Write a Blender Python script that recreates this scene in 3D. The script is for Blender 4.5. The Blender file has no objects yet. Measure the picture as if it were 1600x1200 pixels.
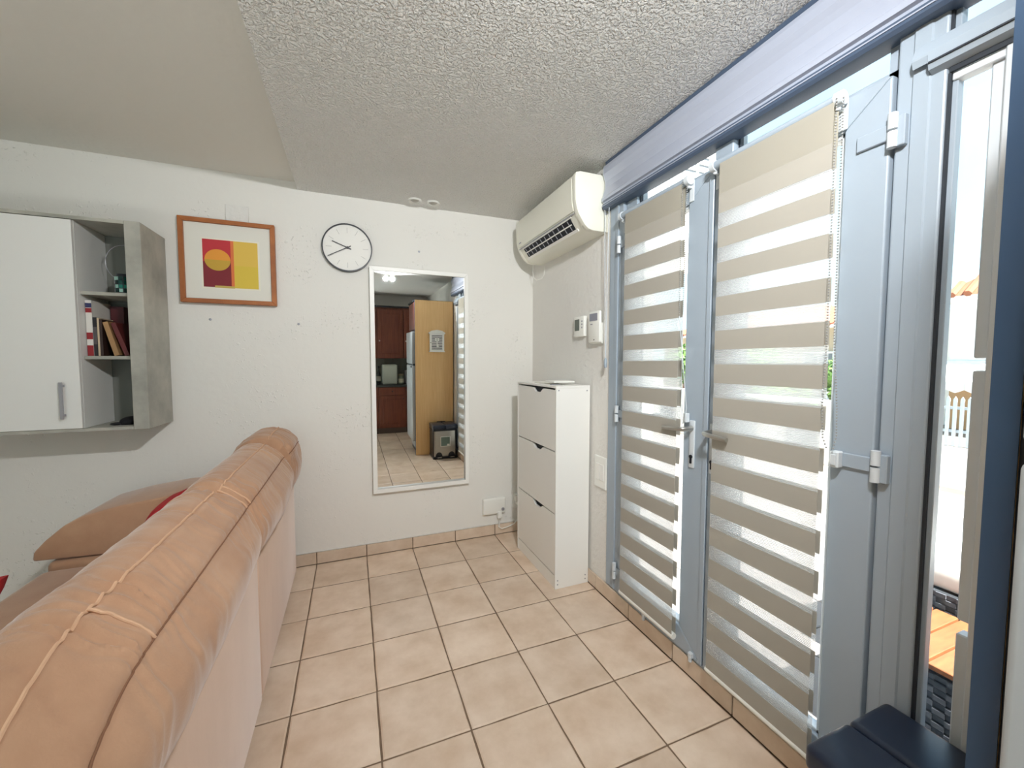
import bpy, bmesh, math, random
from mathutils import Vector, Matrix, noise
random.seed(7)
S = bpy.context.scene
COL = S.collection
PI = math.pi

# ------------------------------------------------------------------ camera
F_PX, YAW, PITCH, ROLL, CAM_Z = 629.1, 0.37686, -0.055753, 0.00048, 1.4213
cd = bpy.data.cameras.new('camera')
cam = bpy.data.objects.new('camera', cd)
COL.objects.link(cam)
cd.sensor_width = 36.0
cd.lens = 36.0 * F_PX / 1600.0
cd.clip_start = 0.02
cd.clip_end = 500
fw = Vector((math.sin(YAW) * math.cos(PITCH), math.cos(YAW) * math.cos(PITCH), math.sin(PITCH)))
rt = Vector((math.cos(YAW), -math.sin(YAW), 0))
up = rt.cross(fw)
rt2 = rt * math.cos(ROLL) + up * math.sin(ROLL)
up2 = up * math.cos(ROLL) - rt * math.sin(ROLL)
cam.matrix_world = Matrix(((rt2.x, up2.x, -fw.x, 0), (rt2.y, up2.y, -fw.y, 0), (rt2.z, up2.z, -fw.z, CAM_Z), (0, 0, 0, 1)))
S.camera = cam

# ------------------------------------------------------------------ sky, sun, exposure
S.view_settings.view_transform = 'Standard'
S.view_settings.look = 'None'
S.view_settings.gamma = 1.0
S.view_settings.use_curve_mapping = False
S.view_settings.exposure = 2.35
SKY_STRENGTH = 0.36
SUN_STRENGTH = 6.5
SPOT_FILL_W = 17.0
w = bpy.data.worlds.new('sky')
S.world = w
w.use_nodes = True
nt = w.node_tree
nt.nodes.clear()
out = nt.nodes.new('ShaderNodeOutputWorld')
bg = nt.nodes.new('ShaderNodeBackground')
tc = nt.nodes.new('ShaderNodeTexCoord')
sep = nt.nodes.new('ShaderNodeSeparateXYZ')
rmp = nt.nodes.new('ShaderNodeValToRGB')
rmp.color_ramp.elements[0].position = 0.0
rmp.color_ramp.elements[0].color = (0.74, 0.95, 1.0, 1)
rmp.color_ramp.elements[1].position = 0.9
rmp.color_ramp.elements[1].color = (0.30, 0.58, 0.98, 1)
cl = nt.nodes.new('ShaderNodeTexNoise')
cl.inputs['Scale'].default_value = 2.2
cl.inputs['Detail'].default_value = 5
clr = nt.nodes.new('ShaderNodeValToRGB')
clr.color_ramp.elements[0].position = 0.45
clr.color_ramp.elements[1].position = 0.75
mx = nt.nodes.new('ShaderNodeMixRGB')
mx.inputs[2].default_value = (0.80, 0.92, 1.0, 1)
nt.links.new(tc.outputs['Generated'], sep.inputs[0])
nt.links.new(sep.outputs[2], rmp.inputs[0])
nt.links.new(tc.outputs['Generated'], cl.inputs[0])
nt.links.new(cl.outputs[0], clr.inputs[0])
nt.links.new(clr.outputs[0], mx.inputs[0])
nt.links.new(rmp.outputs[0], mx.inputs[1])
nt.links.new(mx.outputs[0], bg.inputs[0])
bg.inputs[1].default_value = SKY_STRENGTH
nt.links.new(bg.outputs[0], out.inputs[0])
sl = bpy.data.lights.new('sun', 'SUN')
sl.energy = SUN_STRENGTH
sl.angle = math.radians(0.6)
sl.color = (1.0, 0.97, 0.93)
sun = bpy.data.objects.new('sun', sl)
COL.objects.link(sun)
sd = Vector((-0.03, -0.58, 0.81)).normalized()
sun.rotation_euler = sd.to_track_quat('Z', 'Y').to_euler()
sun.location = (0, 0, 30)
S.cycles.max_bounces = 12
S.cycles.diffuse_bounces = 6
S.cycles.glossy_bounces = 6
S.cycles.transparent_max_bounces = 24
S.cycles.transmission_bounces = 6
S.cycles.sample_clamp_indirect = 8
S.cycles.caustics_reflective = False
S.cycles.caustics_refractive = False


# ------------------------------------------------------------------ helpers
def lin(c):
    return tuple((v / 255 / 12.92) if v / 255 <= 0.04045 else ((v / 255 + 0.055) / 1.055) ** 2.4 for v in c)


MATS = {}


def mat(name, rgb, rough=0.6, metal=0.0, vary=0.0, vscale=4.0, vary_to=None, bump=0.0, bscale=60.0, bdetail=4.0,
        obj_random=0.0, spec=0.5, stretch=None, trans=0.0, sheen=0.0, coat=0.0):
    if name in MATS:
        return MATS[name]
    m = bpy.data.materials.new(name)
    MATS[name] = m
    m.use_nodes = True
    t = m.node_tree
    p = t.nodes['Principled BSDF']
    c = lin(rgb)
    p.inputs['Base Color'].default_value = (*c, 1)
    p.inputs['Roughness'].default_value = rough
    p.inputs['Metallic'].default_value = metal
    p.inputs['Specular IOR Level'].default_value = spec
    if sheen:
        p.inputs['Sheen Weight'].default_value = sheen
    if coat:
        p.inputs['Coat Weight'].default_value = coat
    crd = t.nodes.new('ShaderNodeTexCoord')
    vec = crd.outputs['Object']
    if stretch:
        mp = t.nodes.new('ShaderNodeMapping')
        mp.inputs['Scale'].default_value = stretch
        t.links.new(vec, mp.inputs[0])
        vec = mp.outputs[0]
    if obj_random:
        oi = t.nodes.new('ShaderNodeObjectInfo')
        ad = t.nodes.new('ShaderNodeVectorMath')
        ad.operation = 'ADD'
        sc = t.nodes.new('ShaderNodeVectorMath')
        sc.operation = 'SCALE'
        sc.inputs['Scale'].default_value = 37.0
        cmb = t.nodes.new('ShaderNodeCombineXYZ')
        t.links.new(oi.outputs['Random'], cmb.inputs[0])
        t.links.new(oi.outputs['Random'], cmb.inputs[1])
        t.links.new(cmb.outputs[0], sc.inputs[0])
        t.links.new(vec, ad.inputs[0])
        t.links.new(sc.outputs[0], ad.inputs[1])
        vec = ad.outputs[0]
    col_out = None
    if vary:
        n = t.nodes.new('ShaderNodeTexNoise')
        n.inputs['Scale'].default_value = vscale
        n.inputs['Detail'].default_value = 6
        n.inputs['Roughness'].default_value = 0.6
        t.links.new(vec, n.inputs['Vector'])
        r = t.nodes.new('ShaderNodeValToRGB')
        c2 = lin(vary_to) if vary_to else tuple(v * (1 - vary) for v in c)
        r.color_ramp.elements[0].position = 0.32
        r.color_ramp.elements[1].position = 0.68
        r.color_ramp.elements[0].color = (*c2, 1)
        r.color_ramp.elements[1].color = (*c, 1)
        t.links.new(n.outputs[0], r.inputs[0])
        col_out = r.outputs[0]
        if obj_random:
            h = t.nodes.new('ShaderNodeHueSaturation')
            mr = t.nodes.new('ShaderNodeMapRange')
            mr.inputs['To Min'].default_value = 1 - obj_random
            mr.inputs['To Max'].default_value = 1 + obj_random
            t.links.new(oi.outputs['Random'], mr.inputs[0])
            t.links.new(mr.outputs[0], h.inputs['Value'])
            t.links.new(col_out, h.inputs['Color'])
            col_out = h.outputs[0]
        t.links.new(col_out, p.inputs['Base Color'])
    if bump:
        n2 = t.nodes.new('ShaderNodeTexNoise')
        n2.inputs['Scale'].default_value = bscale
        n2.inputs['Detail'].default_value = bdetail
        t.links.new(vec, n2.inputs['Vector'])
        b = t.nodes.new('ShaderNodeBump')
        b.inputs['Strength'].default_value = bump
        b.inputs['Distance'].default_value = 0.01
        t.links.new(n2.outputs[0], b.inputs['Height'])
        t.links.new(b.outputs[0], p.inputs['Normal'])
    return m


def plaster(name, rgb, blob_scale, blob_strength, fine, sparse=0.0, dist=0.006):
    """painted plaster: rounded blobs, fine grain; 'sparse' keeps the blobs only in patches"""
    m = bpy.data.materials.new(name)
    MATS[name] = m
    m.use_nodes = True
    t = m.node_tree
    p = t.nodes['Principled BSDF']
    p.inputs['Base Color'].default_value = (*lin(rgb), 1)
    p.inputs['Roughness'].default_value = 0.75
    p.inputs['Specular IOR Level'].default_value = 0.25
    crd = t.nodes.new('ShaderNodeTexCoord')
    a = t.nodes.new('ShaderNodeTexNoise')
    a.inputs['Scale'].default_value = blob_scale
    a.inputs['Detail'].default_value = 2.0
    t.links.new(crd.outputs['Object'], a.inputs['Vector'])
    r = t.nodes.new('ShaderNodeValToRGB')
    r.color_ramp.elements[0].position = 0.42 if not sparse else 0.6
    r.color_ramp.elements[1].position = 0.62 if not sparse else 0.72
    t.links.new(a.outputs[0], r.inputs[0])
    h = r.outputs[0]
    if sparse:
        q = t.nodes.new('ShaderNodeTexNoise')
        q.inputs['Scale'].default_value = 2.6
        q.inputs['Detail'].default_value = 3
        t.links.new(crd.outputs['Object'], q.inputs['Vector'])
        r2 = t.nodes.new('ShaderNodeValToRGB')
        r2.color_ramp.elements[0].position = 0.5
        r2.color_ramp.elements[1].position = 0.66
        t.links.new(q.outputs[0], r2.inputs[0])
        mu = t.nodes.new('ShaderNodeMath')
        mu.operation = 'MULTIPLY'
        t.links.new(h, mu.inputs[0])
        t.links.new(r2.outputs[0], mu.inputs[1])
        h = mu.outputs[0]
    f = t.nodes.new('ShaderNodeTexNoise')
    f.inputs['Scale'].default_value = 25
    f.inputs['Detail'].default_value = 6
    t.links.new(crd.outputs['Object'], f.inputs['Vector'])
    ma = t.nodes.new('ShaderNodeMath')
    ma.operation = 'MULTIPLY_ADD'
    ma.inputs[1].default_value = fine
    t.links.new(f.outputs[0], ma.inputs[0])
    t.links.new(h, ma.inputs[2])
    b = t.nodes.new('ShaderNodeBump')
    b.inputs['Strength'].default_value = blob_strength
    b.inputs['Distance'].default_value = dist
    t.links.new(ma.outputs[0], b.inputs['Height'])
    t.links.new(b.outputs[0], p.inputs['Normal'])
    return m


def glass_mat(name, tint=(0.95, 0.98, 0.98), gloss=0.06):
    m = bpy.data.materials.new(name)
    m.use_nodes = True
    t = m.node_tree
    t.nodes.clear()
    o = t.nodes.new('ShaderNodeOutputMaterial')
    tr = t.nodes.new('ShaderNodeBsdfTransparent')
    tr.inputs[0].default_value = (*tint, 1)
    gl = t.nodes.new('ShaderNodeBsdfGlossy')
    gl.inputs['Roughness'].default_value = 0.02
    lw = t.nodes.new('ShaderNodeLayerWeight')
    lw.inputs['Blend'].default_value = 0.5
    pw = t.nodes.new('ShaderNodeMath')
    pw.operation = 'POWER'
    pw.inputs[1].default_value = 5.0
    t.links.new(lw.outputs['Facing'], pw.inputs[0])
    fr = t.nodes.new('ShaderNodeMath')
    fr.operation = 'MULTIPLY_ADD'
    fr.inputs[1].default_value = 0.45
    fr.inputs[2].default_value = gloss * 0.5
    t.links.new(pw.outputs[0], fr.inputs[0])
    ms = t.nodes.new('ShaderNodeMixShader')
    t.links.new(fr.outputs[0], ms.inputs[0])
    t.links.new(tr.outputs[0], ms.inputs[1])
    t.links.new(gl.outputs[0], ms.inputs[2])
    t.links.new(ms.outputs[0], o.inputs[0])
    return m


def fabric_mat(name, rgb, clear, through, weave=0.0):
    """woven blind cloth: lets 'clear' straight through its holes and glows with 'through' of the light behind it"""
    m = bpy.data.materials.new(name)
    m.use_nodes = True
    t = m.node_tree
    t.nodes.clear()
    o = t.nodes.new('ShaderNodeOutputMaterial')
    d = t.nodes.new('ShaderNodeBsdfDiffuse')
    d.inputs[0].default_value = (*lin(rgb), 1)
    tl = t.nodes.new('ShaderNodeBsdfTranslucent')
    tl.inputs[0].default_value = (*lin(rgb), 1)
    ms = t.nodes.new('ShaderNodeMixShader')
    ms.inputs[0].default_value = through
    t.links.new(d.outputs[0], ms.inputs[1])
    t.links.new(tl.outputs[0], ms.inputs[2])
    last = ms.outputs[0]
    if clear:
        tr = t.nodes.new('ShaderNodeBsdfTransparent')
        m2 = t.nodes.new('ShaderNodeMixShader')
        m2.inputs[0].default_value = clear
        if weave:
            crd = t.nodes.new('ShaderNodeTexCoord')
            wv = t.nodes.new('ShaderNodeTexWave')
            wv.bands_direction = 'Z'
            wv.inputs['Scale'].default_value = weave
            t.links.new(crd.outputs['Object'], wv.inputs['Vector'])
            mr = t.nodes.new('ShaderNodeMapRange')
            mr.inputs['To Min'].default_value = clear - 0.13
            mr.inputs['To Max'].default_value = clear + 0.13
            t.links.new(wv.outputs['Fac'], mr.inputs[0])
            t.links.new(mr.outputs[0], m2.inputs[0])
        t.links.new(last, m2.inputs[1])
        t.links.new(tr.outputs[0], m2.inputs[2])
        last = m2.outputs[0]
    t.links.new(last, o.inputs[0])
    return m


class B:
    """collects shapes (in world coordinates) in one bmesh"""

    def __init__(s):
        s.bm = bmesh.new()

    def _merge(s, b2):
        me = bpy.data.meshes.new('tmp')
        b2.to_mesh(me)
        b2.free()
        s.bm.from_mesh(me)
        bpy.data.meshes.remove(me)
        return s

    def box(s, x0, x1, y0, y1, z0, z1, bev=0.0, seg=2, rot=None):
        b = bmesh.new()
        bmesh.ops.create_cube(b, size=1)
        c = Vector(((x0 + x1) / 2, (y0 + y1) / 2, (z0 + z1) / 2))
        for v in b.verts:
            v.co = Vector((v.co.x * (x1 - x0), v.co.y * (y1 - y0), v.co.z * (z1 - z0)))
        if bev:
            bmesh.ops.bevel(b, geom=b.edges[:], offset=bev, segments=seg, profile=0.5, affect='EDGES')
        for v in b.verts:
            v.co = (rot @ v.co if rot else v.co) + c
        return s._merge(b)

    def prism(s, pts, axis, a, b_, bev=0.0, seg=1):
        """polygon pts in the two other axes (in xyz order), extruded from a to b_ along axis"""
        b = bmesh.new()

        def mk(p, k):
            return {'x': (k, p[0], p[1]), 'y': (p[0], k, p[1]), 'z': (p[0], p[1], k)}[axis]
        lo = [b.verts.new(mk(p, a)) for p in pts]
        hi = [b.verts.new(mk(p, b_)) for p in pts]
        n = len(pts)
        b.faces.new(lo)
        b.faces.new(hi[::-1])
        for i in range(n):
            b.faces.new((lo[i], hi[i], hi[(i + 1) % n], lo[(i + 1) % n]))
        bmesh.ops.recalc_face_normals(b, faces=b.faces[:])
        if bev:
            bmesh.ops.bevel(b, geom=b.edges[:], offset=bev, segments=seg, profile=0.5, affect='EDGES')
        return s._merge(b)

    def tube(s, pts, r, n=8, cap=True):
        b = bmesh.new()
        pts = [Vector(p) for p in pts]
        rings = []
        for i, p in enumerate(pts):
            d = (pts[min(i + 1, len(pts) - 1)] - pts[max(i - 1, 0)]).normalized()
            u = d.cross(Vector((0, 0, 1)))
            if u.length < 1e-3:
                u = d.cross(Vector((1, 0, 0)))
            u.normalize()
            v = d.cross(u)
            rr = r[i] if isinstance(r, (list, tuple)) else r
            rings.append([b.verts.new(p + (u * math.cos(2 * PI * k / n) + v * math.sin(2 * PI * k / n)) * rr) for k in range(n)])
        for i in range(len(rings) - 1):
            for k in range(n):
                b.faces.new((rings[i][k], rings[i][(k + 1) % n], rings[i + 1][(k + 1) % n], rings[i + 1][k]))
        if cap:
            b.faces.new(rings[0][::-1])
            b.faces.new(rings[-1])
        bmesh.ops.recalc_face_normals(b, faces=b.faces[:])
        return s._merge(b)

    def lathe(s, prof, c, axis='z', n=24):
        """prof: (radius, height) pairs round an axis through c"""
        b = bmesh.new()
        rings = []
        for r, h in prof:
            ring = []
            for k in range(n):
                ca, sa = math.cos(2 * PI * k / n) * r, math.sin(2 * PI * k / n) * r
                p = {'z': (ca, sa, h), 'y': (ca, h, sa), 'x': (h, ca, sa)}[axis]
                ring.append(b.verts.new(Vector(c) + Vector(p)))
            rings.append(ring)
        for i in range(len(rings) - 1):
            for k in range(n):
                b.faces.new((rings[i][k], rings[i][(k + 1) % n], rings[i + 1][(k + 1) % n], rings[i + 1][k]))
        ringed = prof[0] == prof[-1]
        if prof[0][0] > 1e-5 and not ringed:
            b.faces.new(rings[0][::-1])
        if prof[-1][0] > 1e-5 and not ringed:
            b.faces.new(rings[-1])
        bmesh.ops.remove_doubles(b, verts=b.verts[:], dist=1e-6)
        bmesh.ops.recalc_face_normals(b, faces=b.faces[:])
        return s._merge(b)

    def ball(s, c, r, sub=2, sc=(1, 1, 1)):
        b = bmesh.new()
        bmesh.ops.create_icosphere(b, subdivisions=sub, radius=r)
        for v in b.verts:
            v.co = Vector((v.co.x * sc[0], v.co.y * sc[1], v.co.z * sc[2])) + Vector(c)
        return s._merge(b)

    def quads(s, verts, faces):
        b = bmesh.new()
        vs = [b.verts.new(v) for v in verts]
        for f in faces:
            b.faces.new([vs[i] for i in f])
        bmesh.ops.recalc_face_normals(b, faces=b.faces[:])
        return s._merge(b)


def wloc(o):
    v = Vector((0, 0, 0))
    while o is not None:
        v = v + o.location
        o = o.parent
    return v


def obj(name, b, m, parent=None, smooth=False, origin=None):
    """b: a B with world coordinates -> one mesh object"""
    bm = b.bm if isinstance(b, B) else b
    off = wloc(parent) if parent is not None else None
    if parent is None:
        if origin is None and len(bm.verts):
            xs = [v.co for v in bm.verts]
            origin = Vector(((min(v.x for v in xs) + max(v.x for v in xs)) / 2, (min(v.y for v in xs) + max(v.y for v in xs)) / 2, min(v.z for v in xs)))
        off = Vector(origin)
    for v in bm.verts:
        v.co -= off
    me = bpy.data.meshes.new(name)
    bm.to_mesh(me)
    bm.free()
    o = bpy.data.objects.new(name, me)
    COL.objects.link(o)
    if parent is None:
        o.location = off
    else:
        o.parent = parent
    me.materials.append(m)
    if smooth:
        for p in me.polygons:
            p.use_smooth = True
        try:
            me.set_sharp_from_angle(angle=math.radians(40 if smooth is True else smooth))
        except Exception:
            pass
    return o


def tag(o, label, cat, group=None):
    o['label'] = label
    o['category'] = cat
    if group:
        o['group'] = group
    return o


def thing(name, label, cat, loc=(0, 0, 0), group=None):
    o = bpy.data.objects.new(name, None)
    COL.objects.link(o)
    o.location = loc
    o.empty_display_size = 0.1
    return tag(o, label, cat, group)


def struct(name, b=None, m=None, loc=(0, 0, 0), smooth=False):
    if b is None:
        o = bpy.data.objects.new(name, None)
        COL.objects.link(o)
        o.location = loc
    else:
        o = obj(name, b, m, None, smooth, origin=(0, 0, 0))
    o['kind'] = 'structure'
    return o


def share(src, name, parent, loc):
    o = src.copy()
    o.name = name
    COL.objects.link(o)
    o.parent = parent
    o.location = loc
    return o


def copy_tree(root):
    r = root.copy()
    COL.objects.link(r)
    for ch in list(root.children):
        c = ch.copy()
        COL.objects.link(c)
        c.parent = r
        for g in list(ch.children):
            d = g.copy()
            COL.objects.link(d)
            d.parent = c
    return r


# ------------------------------------------------------------------ materials
M_WALL = plaster('painted_plaster', (229, 227, 221), 55, 0.6, 0.3, sparse=1, dist=0.008)
M_WALLS = plaster('smooth_plaster', (226, 224, 219), 30, 0.25, 0.5)
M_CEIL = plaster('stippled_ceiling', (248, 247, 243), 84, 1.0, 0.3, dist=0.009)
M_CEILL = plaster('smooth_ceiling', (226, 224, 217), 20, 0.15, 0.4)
M_TILE = mat('floor_tile_glaze', (229, 209, 189), 0.38, vary=0.2, vscale=5.5, vary_to=(206, 181, 156), bump=0.12, bscale=14, obj_random=0.06, spec=0.45)
M_GROUT = mat('grout', (128, 106, 86), 0.9, vary=0.25, vscale=30)
M_SKIRT = mat('skirting_tile', (218, 200, 180), 0.4, vary=0.2, vscale=8, vary_to=(202, 180, 158), obj_random=0.06)
M_PVC = mat('glare_tinted_pvc', (158, 170, 181), 0.38, bump=0.03, bscale=8)  # blue-grey carries the veiling glare, put into the frame colour
M_PVCW = mat('white_pvc', (206, 212, 216), 0.38)
M_SHUT = mat('shutter_box_metal', (172, 178, 193), 0.32, metal=0.15)
M_SHUTD = mat('shutter_box_dark', (70, 84, 104), 0.4)
M_GASKET = mat('black_gasket', (38, 44, 52), 0.6)
M_GLASS = glass_mat('window_glass')
M_WHITE = mat('white_lacquer', (238, 237, 232), 0.38)
M_WHITE2 = mat('white_plastic', (236, 236, 230), 0.35)
M_CREAM = mat('cream_plastic', (236, 235, 222), 0.3)
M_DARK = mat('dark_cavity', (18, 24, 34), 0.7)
M_BLACK = mat('black_plastic', (24, 28, 36), 0.38)
M_STEEL = mat('brushed_steel', (176, 174, 168), 0.32, metal=1.0, stretch=(2, 2, 60), vary=0.1, vscale=6)
M_CHROME = mat('satin_nickel', (188, 186, 180), 0.28, metal=0.9)
M_SUEDE = mat('tan_suede', (190, 151, 121), 0.85, vary=0.18, vscale=3.5, vary_to=(168, 128, 100), bump=0.08, bscale=240, sheen=0.35, spec=0.2)
M_SUEDE2 = mat('tan_suede_back', (216, 185, 162), 0.85, vary=0.14, vscale=2.2, vary_to=(198, 165, 140), bump=0.06, bscale=240, sheen=0.35, spec=0.2, stretch=(1, 1, 0.35))
M_PIPING = mat('tan_piping', (206, 166, 134), 0.8, bump=0.1, bscale=300)
M_SEAM = mat('dark_seam', (128, 90, 66), 0.9)
M_RED = mat('red_cushion_cloth', (176, 22, 30), 0.85, bump=0.1, bscale=200)
M_CONC = mat('concrete_look_laminate', (184, 182, 171), 0.55, vary=0.3, vscale=5, vary_to=(148, 147, 138), bump=0.03, bscale=20)
M_CONC_SHADE = mat('shaded_back_laminate', (120, 120, 112), 0.6)  # shade inside the open niche put into the back panel's grey
M_CABW = mat('white_laminate', (232, 232, 228), 0.45)
M_GREYM = mat('grey_metal', (164, 164, 170), 0.38, metal=0.5)
M_OAK = mat('orange_oak', (178, 108, 56), 0.45, vary=0.3, vscale=6, vary_to=(146, 82, 40), stretch=(1, 1, 1))
M_BEECH = mat('beech_laminate', (238, 198, 140), 0.45, vary=0.14, vscale=5, vary_to=(226, 182, 122), stretch=(14, 14, 0.6))
M_EDGE_HAZE = mat('hazed_panel_edge', (52, 72, 96), 0.35)  # navy carries lens haze put into the edge colour
M_KWOOD = mat('dark_cherry_wood', (120, 62, 40), 0.45, vary=0.25, vscale=5, vary_to=(92, 44, 28), stretch=(10, 10, 0.7))
M_KTOP = mat('dark_worktop', (52, 54, 50), 0.35, vary=0.3, vscale=60)
M_KTILE = mat('grey_green_tile', (112, 116, 104), 0.4, vary=0.15, vscale=8, obj_random=0.05)
M_FRIDGE = mat('fridge_enamel', (180, 184, 186), 0.35)


def flat(name, rgb, rough=0.7):
    return mat('paint_' + name, rgb, rough)


# ------------------------------------------------------------------ room shell
YB, XR, ZS, ZL, YF, XL = 3.07, 1.40, 2.558, 2.606, -2.05, -3.75
struct('wall_back', B().box(XL, 1.55, YB, YB + 0.2, -0.1, 2.8), M_WALL)
wr = B()
wr.box(XR, 1.56, 1.985, YB, -0.1, 2.8)
wr.box(1.425, 1.56, YF, 1.985, 2.45, 2.8)
wr.box(XR, 1.56, YF, 0.40, -0.1, 2.45)
wr.box(1.44, 1.56, 0.40, 1.985, -0.1, 0.09)
struct('wall_right', wr, M_WALLS)
struct('wall_left', B().box(XL - 0.2, XL, YF - 0.2, YB + 0.2, -0.1, 2.8), M_WALLS)
wf = B()
GX0, GX1 = -2.10, -0.05  # rear opening added to let in sun as fill
wf.box(XL, GX0, YF - 0.2, YF, -0.1, 2.8)
wf.box(GX1, 1.56, YF - 0.2, YF, -0.1, 2.8)
wf.box(GX0, GX1, YF - 0.2, YF, 2.30, 2.8)
wf.box(GX0, GX1, YF - 0.2, YF, -0.1, 0.02)
struct('wall_front', wf, M_WALLS)
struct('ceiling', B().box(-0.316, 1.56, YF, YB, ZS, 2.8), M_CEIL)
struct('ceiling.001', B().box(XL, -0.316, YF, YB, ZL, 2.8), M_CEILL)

# floor: a grout bed and every tile its own piece
fl = struct('floor', B().box(XL, 1.44, YF, YB, -0.1, -0.004), M_GROUT)
TX, TY, X0, Y0 = 0.33, 0.3268, -0.2602, 3.067


def tile_mesh(sx, sy, h, k, per=5, jit=0.0012):
    bm = bmesh.new()
    rnd = random.Random(k)
    lo, mid, hi = [], [], []
    hx, hy = sx / 2, sy / 2
    cs = [(-hx, -hy), (hx, -hy), (hx, hy), (-hx, hy)]
    for c in range(4):
        a, b_ = cs[c], cs[(c + 1) % 4]
        for i in range(per):
            t = i / per
            x, y = a[0] + (b_[0] - a[0]) * t, a[1] + (b_[1] - a[1]) * t
            x += rnd.uniform(-jit, jit)
            y += rnd.uniform(-jit, jit)
            lo.append(bm.verts.new((x, y, -h)))
            mid.append(bm.verts.new((x, y, -0.0025)))
            hi.append(bm.verts.new((x * (1 - 0.006 / hx), y * (1 - 0.006 / hy), 0)))
    n = len(lo)
    for i in range(n):
        j = (i + 1) % n
        bm.faces.new((lo[i], lo[j], mid[j], mid[i]))
        bm.faces.new((mid[i], mid[j], hi[j], hi[i]))
    bm.faces.new(hi)
    me = bpy.data.meshes.new('tile')
    bm.to_mesh(me)
    bm.free()
    return me


tms = []
for k in range(5):
    me = tile_mesh(TX - 0.007, TY - 0.007, 0.008, k)
    me.materials.append(M_TILE)
    tms.append(me)
for j in range(-10, 5):
    for i in range(0, 15):
        o = bpy.data.objects.new('tile', random.choice(tms))
        COL.objects.link(o)
        o.parent = fl
        o.location = (X0 + (j + 0.5) * TX, Y0 - (i + 0.5) * TY, random.uniform(-0.0006, 0.0006))
        o.rotation_euler = (random.uniform(-.0012, .0012), random.uniform(-.0012, .0012), random.choice((0, PI)))

# skirting tiles
sb = struct('baseboard_back', B().box(XL, XR, YB - 0.006, YB, 0.0, 0.082), M_GROUT)
for j in range(-10, 5):
    x0, x1 = X0 + j * TX + 0.003, X0 + (j + 1) * TX - 0.003
    obj('skirting_tile', B().box(x0, min(x1, XR), YB - 0.013, YB - 0.004, 0.004, 0.084, 0.002, 1), M_SKIRT, sb)
sr = struct('baseboard_right', B().box(1.395, 1.44, 0.40, YB, 0.0, 0.08), M_GROUT)
for i in range(0, 8):
    y1, y0 = Y0 - i * TY - 0.003, Y0 - (i + 1) * TY + 0.003
    obj('skirting_tile', B().box(1.386, 1.398, y0, y1, 0.004, 0.088 if i < 4 else 0.086, 0.002, 1), M_SKIRT, sr)
struct('trim_1', B().box(XL, XR, YB - 0.006, YB, 0.086, 0.090), M_WALLS)

# ------------------------------------------------------------------ door frame, doors, side window
fr = B()
fr.box(1.392, 1.47, 1.862, 1.985, 0.09, 2.45, 0.004, 1)       # left jamb
fr.box(1.386, 1.395, 1.90, 1.925, 0.10, 2.45, 0.002, 1)
fr.box(1.390, 1.47, 0.572, 0.672, 0.09, 2.45, 0.005, 2)      # post beside the side window
fr.box(1.386, 1.40, 0.600, 0.640, 0.09, 2.45, 0.004, 1)
fr.box(1.41, 1.48, 0.672, 1.862, 2.16, 2.225, 0.003, 1)      # rail above the leaves
fr.box(1.40, 1.48, 1.19, 1.275, 2.20, 2.45, 0.004, 1)        # mullion of the lights above
fr.box(1.41, 1.48, 0.672, 0.70, 2.2, 2.45)
fr.box(1.41, 1.48, 1.775, 1.862, 2.2, 2.45)
fr.box(1.392, 1.48, 0.40, 1.862, 0.083, 0.098, 0.003, 1)     # sill
frm = struct('trim_2', fr, M_PVC)


def pane(name, parent, y0, y1, z0, z1, x=1.435):
    return obj(name, B().box(x, x + 0.004, y0, y1, z0, z1), M_GLASS, parent)


win2 = struct('window_2', B().box(1.428, 1.446, 1.182, 1.19, 2.225, 2.45).box(1.428, 1.446, 1.275, 1.283, 2.225, 2.45).box(1.428, 1.446, 0.70, 0.706, 2.225, 2.45).box(1.428, 1.446, 1.769, 1.775, 2.225, 2.45), M_GASKET)
pane('glass_pane', win2, 0.706, 1.182, 2.226, 2.449)
pane('glass_pane', win2, 1.283, 1.769, 2.226, 2.449)


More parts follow.
